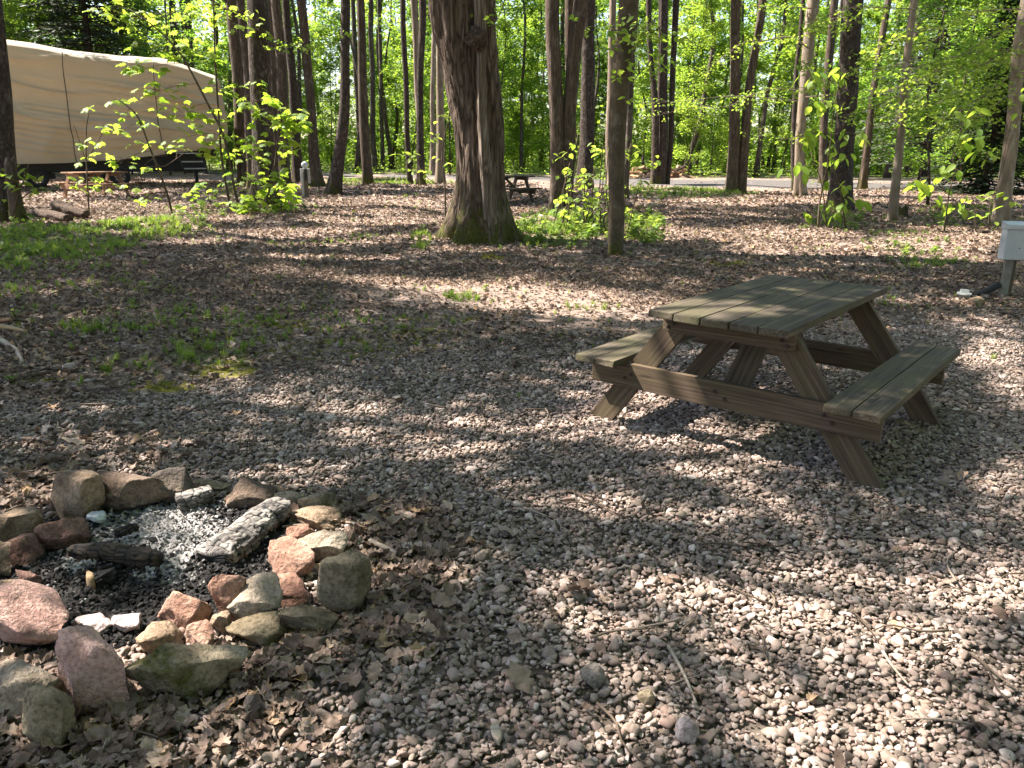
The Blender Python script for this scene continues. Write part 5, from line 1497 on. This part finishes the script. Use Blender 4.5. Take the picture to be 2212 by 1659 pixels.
ST = [
    ('tall pointed tan boulder at the back left of the fire ring', (275, 100, 555, 362), 'tan', .75, 0, 0, 0),
    ('long brown slab at the back of the fire ring behind the pointed boulder', (470, 108, 885, 315), 'brown', .5, .05, 0, 0),
    ('upright brown stone with white specks at the back of the ring', (815, 98, 1018, 288), 'tansoot', .7, 0, 0, .12),
    ('small sooty grey stone wedged below the long brown slab', (670, 195, 835, 295), 'greysoot', .6, 0, 0, 0),
    ('flat yellowish slab lying behind the charred back log', (1000, 142, 1215, 190), 'olive', .5, 0, 0, 0),
    ('flat reddish-brown slab behind the long checked log', (1180, 128, 1452, 290), 'brown', .7, -.1, 0, 0),
    ('rounded grey stone behind the end of the checked log', (1450, 190, 1602, 288), 'grey', .8, 0, 0, 0),
    ('dark mossy stone at the far right of the ring', (1585, 203, 1755, 308), 'mossy', .8, 0, 0, 0),
    ('flat pinkish-tan stone right of the checked log', (1528, 284, 1798, 395), 'tan', .7, 0, 0, 0),
    ('small red stone under the grey boulder on the right of the ring', (1520, 378, 1670, 470), 'red', .7, 0, 0, 0),
    ('rounded grey boulder on the right side of the ring', (1545, 400, 1826, 558), 'grey', .75, .2, 0, 0),
    ('angular red-brown stone inside the right of the ring', (1385, 488, 1662, 652), 'red', .65, -.3, 0, .1),
    ('small brown stone outside the right of the ring', (1790, 412, 1870, 485), 'brown', .8, 0, 0, 0),
    ('large grey boulder with mossy foot at the right front of the ring', (1690, 560, 1962, 850), 'mossy', .7, .5, 0, 0),
    ('flat reddish stone behind the pale grey one at the front of the ring', (1300, 652, 1640, 795), 'red', .6, 0, 0, 0),
    ('small pale stone on the flat reddish one', (1478, 692, 1546, 765), 'grey', .8, 0, 0, 0),
    ('rounded pale grey stone in the front row of the ring', (1215, 688, 1490, 895), 'grey', .7, .3, 0, -.2),
    ('red-brown slab standing on edge in the front row of the ring', (1095, 648, 1302, 895), 'red', .45, .15, 0, .25),
    ('blocky red-brown stone in the front row of the ring', (830, 722, 1108, 920), 'red', .7, .1, 0, -.1),
    ('tan brick-like stone on the long mossy slab', (735, 902, 982, 1035), 'tan', .7, .1, 0, 0),
    ('small red-brown stone on the long mossy slab', (980, 908, 1132, 1040), 'red', .75, 0, 0, 0),
    ('small grey-brown stone below the slab standing on edge', (1115, 838, 1222, 945), 'tan', .8, 0, 0, 0),
    ('long mossy slab across the front of the fire ring', (700, 995, 1278, 1275), 'mossy', .42, .32, 0, 0),
    ('dark mossy slab under the pale grey stone', (1195, 868, 1518, 1012), 'olive', .6, .2, 0, 0),
    ('flat mossy slab next to the mossy-footed boulder', (1495, 800, 1772, 945), 'mossy', .6, .1, 0, 0),
    ('large pink rounded boulder at the front of the ring', (325, 935, 692, 1325), 'pink', .75, 0, 0, 0),
    ('pale pink flat stone behind the pink rounded boulder', (378, 876, 592, 955), 'palepink', .7, 0, 0, 0),
    ('pale grey flat stone beside the pale pink one', (590, 848, 748, 945), 'palepink', .7, 0, 0, 0),
    ('large flat pink slab on the left of the ring', (-60, 722, 368, 1025), 'pink', .75, -.1, 0, .12),
    ('tan slab partly under the large flat pink one', (-60, 658, 185, 770), 'tan', .6, 0, 0, 0),
    ('tan block on top of the left side of the ring', (-60, 306, 228, 465), 'tan', .6, .1, 0, -.15),
    ('banded dark red block at the inner left of the ring', (205, 342, 452, 535), 'redstripe', .7, .1, 0, 0),
    ('reddish block below the tan one on the left of the ring', (-40, 432, 228, 605), 'redstripe', .65, .1, 0, .1),
    ('tan-grey block cut by the left picture edge', (-90, 482, 78, 670), 'tan', .8, 0, 0, 0),
    ('small dark red stone at the inner left of the ring', (68, 618, 238, 730), 'redstripe', .5, -.4, 0, .15),
    ('flat grey slab at the lower left outside the ring', (-60, 1092, 342, 1372), 'grey', .7, 0, 0, .1),
    ('grey-green block in front of the flat grey slab', (138, 1238, 378, 1535), 'olive', 1.0, .2, 0, 0),
]
for i, (lab, bx, mt, dp, yaw, tl, rl) in enumerate(ST):
    stone(lab, bx, ROCK[mt], 900 + i * 7, dp, yaw, tl, rl, slab=.5 if mt in ('brown', 'redstripe', 'mossy') else 0)
full = lambda x, y: (x, y)
for i, (lab, bx, mt) in enumerate([
    ('single sooty stone lying on the front gravel', (1258, 1440, 1310, 1484), 'greysoot'), ('rounded pinkish stone low on the front gravel', (1462, 1556, 1510, 1602), 'palepink'), ('small square grey stone right of the fire ring', (1028, 1188, 1060, 1214), 'grey'),
    ('whitish stone among grass below the brush heap', (137, 784, 162, 802), 'palepink'), ('oval tan stone beside the white-capped pipe', (2088, 642, 2126, 664), 'tan'), ('greenish stone on the front gravel left of the long stick', (1376, 1490, 1412, 1520), 'olive')]):
    stone(lab, bx, ROCK[mt], 1300 + i, .8, .3, 0, 0, name='loose_stone', group='loose stones on the ground', conv=full, hmin=.02, sub=3)
rg = np.random.default_rng(5)
cc = at(1384, 456)
for i in range(11):
    a = i / 11 * 6.283 + rg.normal(0, .1)
    w = rg.uniform(.2, .34)
    me = rock_mesh('far_ring_stone', (w, w * .8, w * .6), ROCK[['tan', 'grey', 'olive', 'brown'][i % 4]], 1500 + i, 2)
    x, y = cc[0] + .62 * math.cos(a), cc[1] + .6 + .6 * math.sin(a)
    tag(obj('far_ring_stone', me, None, (x, y, float(gz(x, y)) + w * .24), (0, 0, rg.uniform(0, 6))), 'stone of the small shaded fire ring behind the olive-brown leaning tree', 'stone', 'stones of the far fire ring')

# ------------------------------------------------------------------ ashes and charred logs
def mat_char(name, ash, brown=0.0):
    m = M(name)
    v = m.coord('Object', (1, 1, 1), True)
    n = m.noise(v, 9, 5, .65)
    ck = m.attr('tint')
    face = m.ramp(n, [(.36, (.02, .019, .018)), (.46, (.11, .1, .09)), (.6, (.27, .25, .225)), (.75, (.4, .375, .34))]) if ash else m.ramp(n, [(.35, (.008, .008, .008)), (.6, (.025, .023, .021)), (.8, (.07, .055, .04))])
    if brown: face = m.mix(m.ramp(m.noise(v, 5, 4), [(.52, 0.0), (.64, brown)]), face, (.12, .075, .04))
    m.color(m.mix(m.ramp(ck, [(.25, 0.0), (.6, 1.0)]), (.008, .008, .008), face))
    m.bump(m.noise(v, 60, 4, .7), .7, .006)
    m.b.inputs['Roughness'].default_value = .85
    return m.mat
CHAR_ASH, CHAR_BLACK, CHAR_BROWN = mat_char('charred_ashy', True), mat_char('charred_black', False), mat_char('charred_brown', False, .4)
def charred(label, a, b_, ra, rb, mat, seed, za=.05, zb=.06, cell=(.026, .034), depth=.006, flat=.8):
    A_, B_ = at(*z6(*a), za), at(*z6(*b_), zb)
    L = np.linalg.norm(B_ - A_); rows, seg = max(30, int(L / .004)), 72
    mid = (A_ + B_) / 2
    P = smooth_path([A_ - mid, np.array([0, 0, .006]), B_ - mid], rows)
    th = np.arange(seg) / seg; ss = np.linspace(0, L, rows)
    TH, SS = np.meshgrid(th * 2 * np.pi * (ra + rb) / 2, ss)
    wx = .014 * vnoise(np.stack([TH * 30, SS * 30, 0 * TH], -1), seed); wy = .014 * vnoise(np.stack([TH * 30, SS * 30, 0 * TH + 9], -1), seed + 1)
    row = np.floor((SS + wy) / cell[1]); sh = (row % 2) * .5 + .3 * np.sin(row * 7.1)
    cu = ((TH + wx) / cell[0] + sh) % 1; cv = ((SS + wy) / cell[1]) % 1
    e = np.minimum(np.minimum(cu, 1 - cu) * cell[0], np.minimum(cv, 1 - cv) * cell[1])
    k = np.clip(e / .0055, 0, 1)
    cellr = _hash(np.floor((TH + wx) / cell[0] + sh), row, 0 * row, seed)
    rad = np.linspace(ra, rb, rows)[:, None] * (1 + .26 * fbm(np.stack([np.cos(TH / (ra + rb) * 2) * 1.3, np.sin(TH / (ra + rb) * 2) * 1.3, SS * 7], -1), seed, 3)) * (1 - .35 * np.clip((np.abs(SS / L - .5) - .43) / .07, 0, 1) ** 2) - depth * (1 - k) * (.4 + 1.2 * _hash(row, row * 0, row * 0, seed + 2)) - .008 * cellr
    V, F = tube(P, rad, seg)
    V[:, 2] = np.where(V[:, 2] > 0, V[:, 2] * flat, V[:, 2])
    t = np.concatenate([k.ravel(), [0, 0]])
    o = obj('charred_log', mesh_np('charred_log', V, F, mat, True, t), None, mid)
    return tag(o, label, 'log', 'burnt logs in the fire ring')
charred('long ash-grey log with deep square cracks on the right of the ashes', (1105, 555), (1490, 262), .088, .08, CHAR_ASH, 1, .045, .075, flat=.55)
charred('short cracked ash-grey log at the back of the ashes', (935, 268), (1125, 212), .045, .05, CHAR_ASH, 2, .05, .07)
charred('long black charred log at the left front of the ashes', (372, 520), (845, 562), .045, .05, CHAR_BROWN, 3, .05, .05, (.02, .05))
charred('small black stub half sunk in the pale ash', (615, 432), (725, 392), .034, .03, CHAR_BROWN, 4, .04, .04, (.02, .03))
wd = charred('short burnt wedge with a bare orange-brown cut end', (490, 680), (600, 648), .036, .04, CHAR_BLACK, 5, .035, .03)
e0 = np.array(at(*z6(486, 680), .033)); e1 = np.array(at(*z6(600, 648), .03)); dd = (e1 - e0) / np.linalg.norm(e1 - e0)
cutm = rock_mesh('cut_face', (.03, .075, .075), WOOD_SPLIT, 77, 3, rough=.01, cut=(.7, .9))
o = obj('cut_face', cutm, wd, e0 - np.array(wd.location) - dd * .005, (0, 0, math.atan2(dd[1], dd[0])))
def ash_bed():
    c_ = at(*z6(720, 560)); rx, ry = .66, .62
    n = 170
    u = np.linspace(-1, 1, n)
    X, Y = np.meshgrid(u, u)
    r = np.hypot(X, Y)
    x = c_[0] + X.ravel() * rx; y = c_[1] + Y.ravel() * ry
    P = np.stack([x * 9, y * 9, 0 * x], -1)
    z = .028 * np.clip(1 - r.ravel() ** 2, 0, 1) + .022 * fbm(P, 3, 4) * np.clip(1.2 - r.ravel(), 0, 1) + .008 * fbm(P * 6, 5, 2) - .035 * np.clip(r.ravel() - .75, 0, 1)
    px, py, d = project(np.stack([x, y, 0 * x], -1))
    zx, zy = px / .40963, (py - 979.26) / .40963
    pale = np.maximum(np.maximum(np.clip(1.6 * (1.1 - np.hypot((zx - 850) / 400, (zy - 430) / 190)), 0, 1), np.clip(1.6 * (1.1 - np.hypot((zx - 430) / 110, (zy - 620) / 60)), 0, 1)), np.clip(1.6 * (1.1 - np.hypot((zx - 880) / 200, (zy - 640) / 90)), 0, 1) * .75)
    i = (np.arange(n - 1)[:, None] * n + np.arange(n - 1)[None]).ravel()
    F = np.stack([i, i + 1, i + n + 1, i + n], 1)
    F = F[(r.ravel()[F].max(1) < 1.0)]
    m = M('ash')
    v = m.geo()
    n1 = m.noise(v, 45, 5, .7); n2 = m.noise(v, 12, 4, .6)
    ash = m.ramp(n1, [(.3, (.14, .135, .128)), (.5, (.27, .262, .25)), (.7, (.4, .39, .375))])
    blk = m.ramp(n1, [(.3, (.006, .006, .006)), (.6, (.03, .028, .026)), (.8, (.1, .095, .09))])
    k = m.ramp(m.math('ADD', m.math('MULTIPLY', m.attr('tint'), .7), m.math('MULTIPLY', n2, .6)), [(.42, 0.0), (.62, 1.0)])
    m.color(m.mix(k, blk, ash)); m.bump(n1, 1.0, .02); m.b.inputs['Roughness'].default_value = .95
    stuff(obj('ash_bed', mesh_np('ash_bed', np.stack([x, y, z], 1), F, m.mat, True, pale)), 'bed of pale ash and black cinders inside the fire ring')
    return c_, rx, ry
ASH = ash_bed()
gl = rock_mesh('melted_glass', (.09, .07, .05), MAT_GLASSLUMP, 31, 4, rough=.16, cut=(.6, .95))
p = at(*z6(498, 410)); tag(obj('melted_glass', gl, None, (p[0], p[1] + .03, .05)), 'melted clear lump at the left edge of the ash', 'glass lump')
bk = rock_mesh('bark_piece', (.03, .075, .03), WOOD_SPLITGREY, 12, 3); p = at(1072, 1600)
tag(obj('bark_piece', bk, None, (p[0], p[1], .025), (.2, 0, .2)), 'short grey wood plug on the front gravel', 'wood piece')

# ------------------------------------------------------------------ scattered stuff: gravel, leaves, grass, twigs, cinders
def scatter(name, label, protos, P, ROT, SCL, seed=0):
    rng = np.random.default_rng(seed)
    n = len(P)
    coll = bpy.data.collections.new(name + '_kinds')
    for i, me in enumerate(protos):
        o = bpy.data.objects.new('%s_kind_%02d' % (name, i), me); coll.objects.link(o)
    me = bpy.data.meshes.new(name)
    me.vertices.add(n); me.vertices.foreach_set('co', np.ascontiguousarray(P, np.float32).ravel())
    a = me.attributes.new('rot', 'FLOAT_VECTOR', 'POINT'); a.data.foreach_set('vector', np.ascontiguousarray(ROT, np.float32).ravel())
    a = me.attributes.new('scl', 'FLOAT_VECTOR', 'POINT'); a.data.foreach_set('vector', np.ascontiguousarray(SCL, np.float32).ravel())
    a = me.attributes.new('kind_index', 'INT', 'POINT'); a.data.foreach_set('value', rng.integers(0, len(protos), n).astype(np.int32))
    ng = bpy.data.node_groups.new(name, 'GeometryNodeTree')
    ng.interface.new_socket('Geometry', in_out='INPUT', socket_type='NodeSocketGeometry')
    ng.interface.new_socket('Geometry', in_out='OUTPUT', socket_type='NodeSocketGeometry')
    N, L = ng.nodes, ng.links
    gi, go = N.new('NodeGroupInput'), N.new('NodeGroupOutput')
    ci = N.new('GeometryNodeCollectionInfo'); ci.inputs['Collection'].default_value = coll
    ci.inputs['Separate Children'].default_value = True; ci.inputs['Reset Children'].default_value = True
    ip = N.new('GeometryNodeInstanceOnPoints'); ip.inputs['Pick Instance'].default_value = True
    def na(nm, ty):
        x = N.new('GeometryNodeInputNamedAttribute'); x.data_type = ty; x.inputs['Name'].default_value = nm
        return [o_ for o_ in x.outputs if o_.enabled and o_.name == 'Attribute'][0]
    er = N.new('FunctionNodeEulerToRotation')
    L.new(na('rot', 'FLOAT_VECTOR'), er.inputs[0])
    L.new(gi.outputs[0], ip.inputs['Points']); L.new(ci.outputs[0], ip.inputs['Instance'])
    L.new(na('kind_index', 'INT'), ip.inputs['Instance Index'])
    L.new(er.outputs[0], ip.inputs['Rotation']); L.new(na('scl', 'FLOAT_VECTOR'), ip.inputs['Scale'])
    L.new(ip.outputs[0], go.inputs[0])
    o = obj(name, me)
    md = o.modifiers.new('scatter', 'NODES'); md.node_group = ng
    return stuff(o, label)
def in_view(x, y, pad=.9, ymax=99):
    return (np.abs(x) < y * .68 + pad) & (y > .9) & (y < ymax)
def in_pit(x, y, k=1.0):
    c_, rx, ry = ASH
    return np.hypot((x - c_[0]) / (rx * k), (y - c_[1]) / (ry * k)) < 1

def gravel():
    rng = np.random.default_rng(41)
    protos = []
    for i in range(14):
        q = rng.uniform(.55, .95)
        V, F = ico(2)
        V = V.copy()
        N_ = rng.normal(0, 1, (9, 3)); N_ /= np.linalg.norm(N_, axis=1, keepdims=True)
        for n_ in N_:
            V -= np.clip(V @ n_ - rng.uniform(.42, .8), 0, None)[:, None] * n_
        V = V * (1 + .1 * vnoise(V * 1.7, i)[:, None])
        V = V / np.abs(V).max(0) * np.array([1, q, rng.uniform(.32, .62)]) * .5
        protos.append(mesh_np('pebble', V, F, MAT_PEBBLE, True))
    N = 560000
    y = rng.uniform(1.0, 9.2, N); x = rng.uniform(-1, 1, N) * (9.2 * .68 + .9)
    k = in_view(x, y)
    x, y = x[k], y[k]
    gm, gr, mo, di, lf = ground_masks(x, y)
    dens = gm * (1 - .45 * lf) * np.clip(1 - mo, 0, 1) * np.where(y > 5, .75, 1)
    dens = np.maximum(dens, .035 * (y < 9))
    keep = (rng.uniform(0, 1, len(x)) < dens) & ~in_pit(x, y, .95)
    x, y = x[keep], y[keep]
    n = len(x)
    s = np.clip(rng.lognormal(math.log(.0215), .42, n), .012, .07)
    z = rng.uniform(-.006, .014, n) + gz(x, y) - .004
    print('pebbles', n)
    scatter('gravel', 'rounded brown-grey river gravel covering the campsite', protos, np.stack([x, y, z], 1),
            np.stack([rng.normal(0, .38, n), rng.normal(0, .38, n), rng.uniform(0, 6.283, n)], 1), np.stack([s, s, s], 1), 1)
gravel()

def dead_leaf_mesh(kind, seed):
    rng = np.random.default_rng(seed)
    g = Geo()
    nu, nv = 10, 6
    if kind == 'oval':
        t = np.linspace(0, 1, nu)
        w = rng.uniform(.24, .36) * np.sin(np.pi * np.clip(t, .01, .99) ** .9) ** .8 * (1 + .14 * rng.normal(0, 1, nu))
    else:
        t = np.linspace(0, 1, 11); nu = 11
        w = np.array([.03, .14, .30, .2, .42, .24, .40, .2, .26, .1, .01]) * rng.uniform(.85, 1.15, 11)
    v = np.linspace(-1, 1, nv)
    T, Vv = np.meshgrid(t, v, indexing='ij')
    X = Vv * w[:, None]; Y = T - .5
    curl, twist = rng.uniform(-1.2, 2.6), rng.normal(0, .9)
    Z = curl * X * X + .28 * rng.uniform(-.6, 1.4) * (T - .5) ** 2 + .13 * vnoise(np.stack([X * 6, Y * 6, 0 * X + seed], -1), seed) - .03 * np.abs(Vv) * (1 if rng.uniform() < .5 else -1)
    Z += twist * X * Y
    P = np.stack([X, Y, Z], -1).reshape(-1, 3)
    i = (np.arange(nu - 1)[:, None] * nv + np.arange(nv - 1)[None]).ravel()
    F = np.stack([i, i + nv, i + nv + 1, i + 1], 1)
    g.add(P, F)
    return g.mesh('dead_leaf', MAT_DEADLEAF, True)
DEAD = [dead_leaf_mesh('lobed' if i % 2 == 0 else 'oval', 600 + i) for i in range(14)]
def litter():
    rng = np.random.default_rng(42)
    X, Y, Sz = [], [], []
    for (n, y0, y1, s) in ((85000, 1.0, 11, .042), (62000, 11, 22, .062), (36000, 22, 38, .10)):
        yy = np.sqrt(rng.uniform(y0 ** 2, y1 ** 2, n)); xx = rng.uniform(-1, 1, n) * (yy * .68 + .9)
        gm, gr, mo, di, lf = ground_masks(xx, yy)
        dens = (1 - gm) * (1 - .72 * di) * (1 - .7 * mo) * (1 - .4 * gr)
        dens = np.maximum(dens * .9, np.maximum(lf * 1.0, .022))
        rd = (xx > 1) & (yy > 32.5)
        dens = np.where(rd | (yy > 36), .08, dens)
        k = (rng.uniform(0, 1, n) < dens) & ~in_pit(xx, yy, .8)
        xx, yy, lf = xx[k], yy[k], lf[k]
        X.append(xx); Y.append(yy); Sz.append(np.full(len(xx), s) * (1 + .08 * lf))
    # extra leaves drifted round the fire ring
    n = 8000
    yy = rng.uniform(1.2, 4.2, n); xx = rng.uniform(-2.4, .4, n)
    lf = ground_masks(xx, yy)[4]
    k = (rng.uniform(0, 1, n) < lf ** 1.3) & ~in_pit(xx, yy, .95)
    X.append(xx[k]); Y.append(yy[k]); Sz.append(np.full(k.sum(), .052))
    x, y, s = np.concatenate(X), np.concatenate(Y), np.concatenate(Sz)
    n = len(x)
    s = s * np.clip(rng.lognormal(0, .35, n), .45, 1.9)
    z = gz(x, y) + rng.uniform(.002, .03, n)
    print('leaves', n)
    scatter('leaf_litter', 'dry brown fallen leaves covering the ground', DEAD, np.stack([x, y, z], 1),
            np.stack([rng.normal(0, .35, n), rng.normal(0, .35, n), rng.uniform(0, 6.283, n)], 1), np.stack([s, s, s], 1), 2)
litter()
for i, (px, py, s, rot, lab, m) in enumerate([(1122, 1484, .12, (.5, .2, .6), 'folded reddish-brown dead leaf lying on the front gravel', 1), (1250, 1290, .12, (.2, .1, 2.4), 'pale tan dead leaf curled on the middle gravel', 4),
                                              (160, 966, .14, (.1, .1, 1.4), 'large pale brown leaf behind the fire ring', 3), (905, 1118, .11, (.3, .2, 2.0), 'tan curled leaf right of the fire ring', 6), (1095, 1160, .10, (.2, .2, 1.2), 'light tan leaf on the gravel by the square grey stone', 9)]):
    p = at(px, py)
    o = obj('dead_leaf', DEAD[m], None, (p[0], p[1], .035), rot); o.scale = (s, s, s)
    tag(o, lab, 'leaf', 'single large leaves on the gravel')

def grass():
    rng = np.random.default_rng(43)
    protos = []
    for k in range(6):
        g = Geo()
        nb = 16
        for b_ in range(nb):
            a = rng.uniform(0, 6.283); L = rng.uniform(.5, 1.0); lean = rng.uniform(.1, .75)
            p0 = np.array([rng.normal(0, .1), rng.normal(0, .1), 0]); d = np.array([math.cos(a), math.sin(a), 0]); s_ = np.array([-d[1], d[0], 0])
            w = .028
            pts = [p0 + d * lean * L * t ** 2 + np.array([0, 0, L * t * (1 - .35 * lean * t)]) for t in (0, .4, .75, 1)]
            V = []
            for t, q in zip((1, .9, .6, .05), pts): V += [q - s_ * w * t, q + s_ * w * t]
            g.add(V, [(0, 1, 3, 2), (2, 3, 5, 4), (4, 5, 7, 6)], np.clip(rng.normal(.5, .25), 0, 1))
        protos.append(g.mesh('grass_tuft', LEAF['grass'], True))
    X, Y, Sz = [], [], []
    for n, y0, y1, s in ((30000, 3.5, 12, .075), (26000, 12, 24, .10), (26000, 24, 44, .13)):
        yy = np.sqrt(rng.uniform(y0 ** 2, y1 ** 2, n)); xx = rng.uniform(-1, 1, n) * (yy * .68 + .9)
        gm, gr, mo, di, lf = ground_masks(xx, yy)
        cl = np.clip(.5 + 1.4 * fbm(np.stack([xx * 1.1, yy * 1.1, 0 * xx], -1), 71, 2), 0, 1)
        dens = gr ** 1.5 * (.15 + .85 * cl ** 2) * .9 + .014
        rd = (xx > 1) & (yy > 33.2)
        k = (rng.uniform(0, 1, n) < dens) & ~rd & ((gm < .8) | (rng.uniform(0, 1, n) < .06)) & ~in_pit(xx, yy, 1.4)
        X.append(xx[k]); Y.append(yy[k]); Sz.append(np.full(k.sum(), s) * (.7 + .7 * gr[k]))
    x, y, s = np.concatenate(X), np.concatenate(Y), np.concatenate(Sz); n = len(x)
    s = s * rng.uniform(.5, 1.5, n)
    print('grass', n)
    scatter('grass', 'tufts of fresh green grass between the leaves', protos, np.stack([x, y, gz(x, y)], 1), np.stack([0 * x, 0 * x, rng.uniform(0, 6.283, n)], 1), np.stack([s, s, s], 1), 3)
    # low broad-leaved weeds
    protos = []
    for k in range(5):
        g = Geo()
        for b_ in range(9):
            h = rng.uniform(.15, 1.0); a = rng.uniform(0, 6.283)
            c_ = np.array([math.cos(a) * .35 * rng.uniform(.3, 1), math.sin(a) * .35 * rng.uniform(.3, 1), h])
            V, F, t = leaf_quads(c_[None].repeat(3, 0), .42, rng, .4, .34); g.add(V, F, t)
            V, F = tube(np.array([[0, 0, 0], c_ * [.4, .4, .6], c_]), [.012, .01, .008], 4, False); g.add(V, F, .4)
        protos.append(g.mesh('weed', LEAF['grass'], True))
    X, Y, Sz = [], [], []
    for n, y0, y1, s in ((7000, 4, 12, .10), (13000, 12, 24, .13), (9000, 24, 40, .2)):
        yy = np.sqrt(rng.uniform(y0 ** 2, y1 ** 2, n)); xx = rng.uniform(-1, 1, n) * (yy * .68 + .9)
        gm, gr, mo, di, lf = ground_masks(xx, yy)
        px, py, d = project(np.stack([xx, yy, 0 * xx], -1))
        sh = emask(px, py, [(1210, 500, 120, 44), (1390, 500, 50, 40), (910, 525, 26, 22), (1800, 480, 90, 26, .5), (2080, 470, 120, 26, .5), (590, 450, 90, 22, .35), (420, 470, 90, 14, .6), (40, 540, 80, 50, .6), (1960, 540, 120, 26, .35)])
        dens = np.maximum(sh * .26, gr * .04) + .006
        rd = (xx > 1) & (yy > 33.2)
        k = (rng.uniform(0, 1, n) < dens) & ~rd & (gm < .7)
        X.append(xx[k]); Y.append(yy[k]); Sz.append(np.full(k.sum(), s) * (.6 + .8 * sh[k]))
    x, y, s = np.concatenate(X), np.concatenate(Y), np.concatenate(Sz); n = len(x)
    s = s * rng.uniform(.5, 1.4, n)
    print('weeds', n)
    scatter('weeds', 'small green seedlings and weeds on the forest floor', protos, np.stack([x, y, gz(x, y)], 1), np.stack([0 * x, 0 * x, rng.uniform(0, 6.283, n)], 1), np.stack([s, s, s], 1), 4)
grass()

def twigs():
    rng = np.random.default_rng(44)
    protos = []
    for k in range(6):
        P = smooth_path([(-.5, 0, 0), (-.15, rng.normal(0, .06), rng.uniform(0, .05)), (.2, rng.normal(0, .06), rng.uniform(0, .05)), (.5, rng.normal(0, .1), 0)], 9)
        V, F = tube(P, np.linspace(.02, .01, 9), 5); g = Geo().add(V, F)
        if k % 2:
            V, F = tube(np.array([P[5], P[5] + [.12, .12, .02]]), [.012, .006], 4); g.add(V, F)
        protos.append(g.mesh('twig', MAT_TWIG, True))
    n = 2600
    y = np.sqrt(rng.uniform(1.2 ** 2, 24 ** 2, n)); x = rng.uniform(-1, 1, n) * (y * .68 + .9)
    n2 = 420
    y = np.concatenate([y, rng.uniform(1.2, 6, n2)]); x = np.concatenate([x, rng.uniform(-1, 1, n2) * (6 * .68)])
    k = ~in_pit(x, y, 1.0); x, y = x[k], y[k]; n = len(x)
    s = rng.uniform(.05, .26, n) * (1 + .02 * y)
    scatter('fallen_twigs', 'fallen twigs lying in the litter', protos, np.stack([x, y, gz(x, y) + .014], 1), np.stack([rng.normal(0, .06, n), rng.normal(0, .08, n), rng.uniform(0, 6.283, n)], 1), np.stack([s, s, s], 1), 5)
twigs()

def cinders():
    rng = np.random.default_rng(45)
    mk = lambda nm, stops: mat_scatter(nm, stops, .9, .4, .5, 80)
    pale = mk('ash_chunk', [(0, (.09, .088, .085)), (.3, (.22, .215, .205)), (.6, (.3, .292, .28)), (1, (.44, .432, .415))])
    black = mk('charcoal_chunk', [(0, (.006, .006, .006)), (.6, (.016, .015, .015)), (.88, (.04, .038, .035)), (1, (.13, .125, .12))])
    c_, rx, ry = ASH
    for nm, mat, lab, n, sz in (('ash_flakes', pale, 'pale flakes of wood ash', 9500, .0105), ('charcoal', black, 'black charcoal crumbs', 7500, .013)):
        protos = [rock_mesh('chunk', (1, rng.uniform(.5, .9), rng.uniform(.25, .6)), mat, 2000 + i, 1, 6, (.4, .75), .05) for i in range(8)]
        for p_ in protos: p_.polygons.foreach_set('use_smooth', np.zeros(len(p_.polygons), bool))
        a = rng.uniform(0, 6.283, n); r = np.sqrt(rng.uniform(0, 1, n)) * .97
        x, y = c_[0] + rx * r * np.cos(a), c_[1] + ry * r * np.sin(a)
        px, py, d = project(np.stack([x, y, 0 * x], -1)); zx, zy = px / .40963, (py - 979.26) / .40963
        pl = np.maximum(np.clip(1.6 * (1.12 - np.hypot((zx - 850) / 420, (zy - 430) / 200)), 0, 1), np.clip(1.6 * (1.1 - np.hypot((zx - 430) / 110, (zy - 620) / 60)), 0, 1))
        pl = np.maximum(pl, .75 * np.clip(1.6 * (1.1 - np.hypot((zx - 880) / 200, (zy - 640) / 90)), 0, 1))
        k = rng.uniform(0, 1, n) < (pl * .95 + .03 if nm == 'ash_flakes' else (1 - pl) * .9 + .05)
        x, y, r = x[k], y[k], r[k]; n = len(x)
        P = np.stack([x * 9, y * 9, 0 * x], -1)
        z = .028 * np.clip(1 - r ** 2, 0, 1) + .022 * fbm(P, 3, 4) * np.clip(1.2 - r, 0, 1) - .035 * np.clip(r - .75, 0, 1) + rng.uniform(0, .012, n)
        s = sz * np.clip(rng.lognormal(0, .45, n), .4, 2.6)
        scatter(nm, lab + ' inside the fire ring', protos, np.stack([x, y, z], 1), np.stack([rng.normal(0, .5, n), rng.normal(0, .5, n), rng.uniform(0, 6.283, n)], 1), np.stack([s, s, s], 1), 6)
cinders()

def moss():
    rng = np.random.default_rng(46)
    m = mat_leaf('moss_tuft', (.11, .115, .014), (.25, .23, .035), (.26, .3, .03), (.45, .43, .05), .3)
    protos = []
    for k in range(4):
        P = rng.normal(0, .3, (26, 3)) * [1, 1, .12]; P[:, 2] = np.abs(P[:, 2])
        V, F, t = leaf_quads(P, .5, rng, .7, .16, -.6)
        protos.append(mesh_np('moss_tuft', V, F, m, True, t))
    n = 60000
    y = np.sqrt(rng.uniform(3.5 ** 2, 13 ** 2, n)); x = rng.uniform(-1, 1, n) * (y * .68 + .5)
    mo = ground_masks(x, y)[2]
    cl = fbm(np.stack([x * 3, y * 3, 0 * x], -1), 81, 3)
    k = (mo > .15) & (rng.uniform(0, 1, n) < mo) & (cl > -.15)
    x, y = x[k], y[k]; n = len(x); s = rng.uniform(.02, .045, n)
    print('moss', n)
    scatter('moss', 'yellow-green moss cushions on the ground', protos, np.stack([x, y, gz(x, y) + .002], 1), np.stack([0 * x, 0 * x, rng.uniform(0, 6.283, n)], 1), np.stack([s, s, s], 1), 7)
moss()
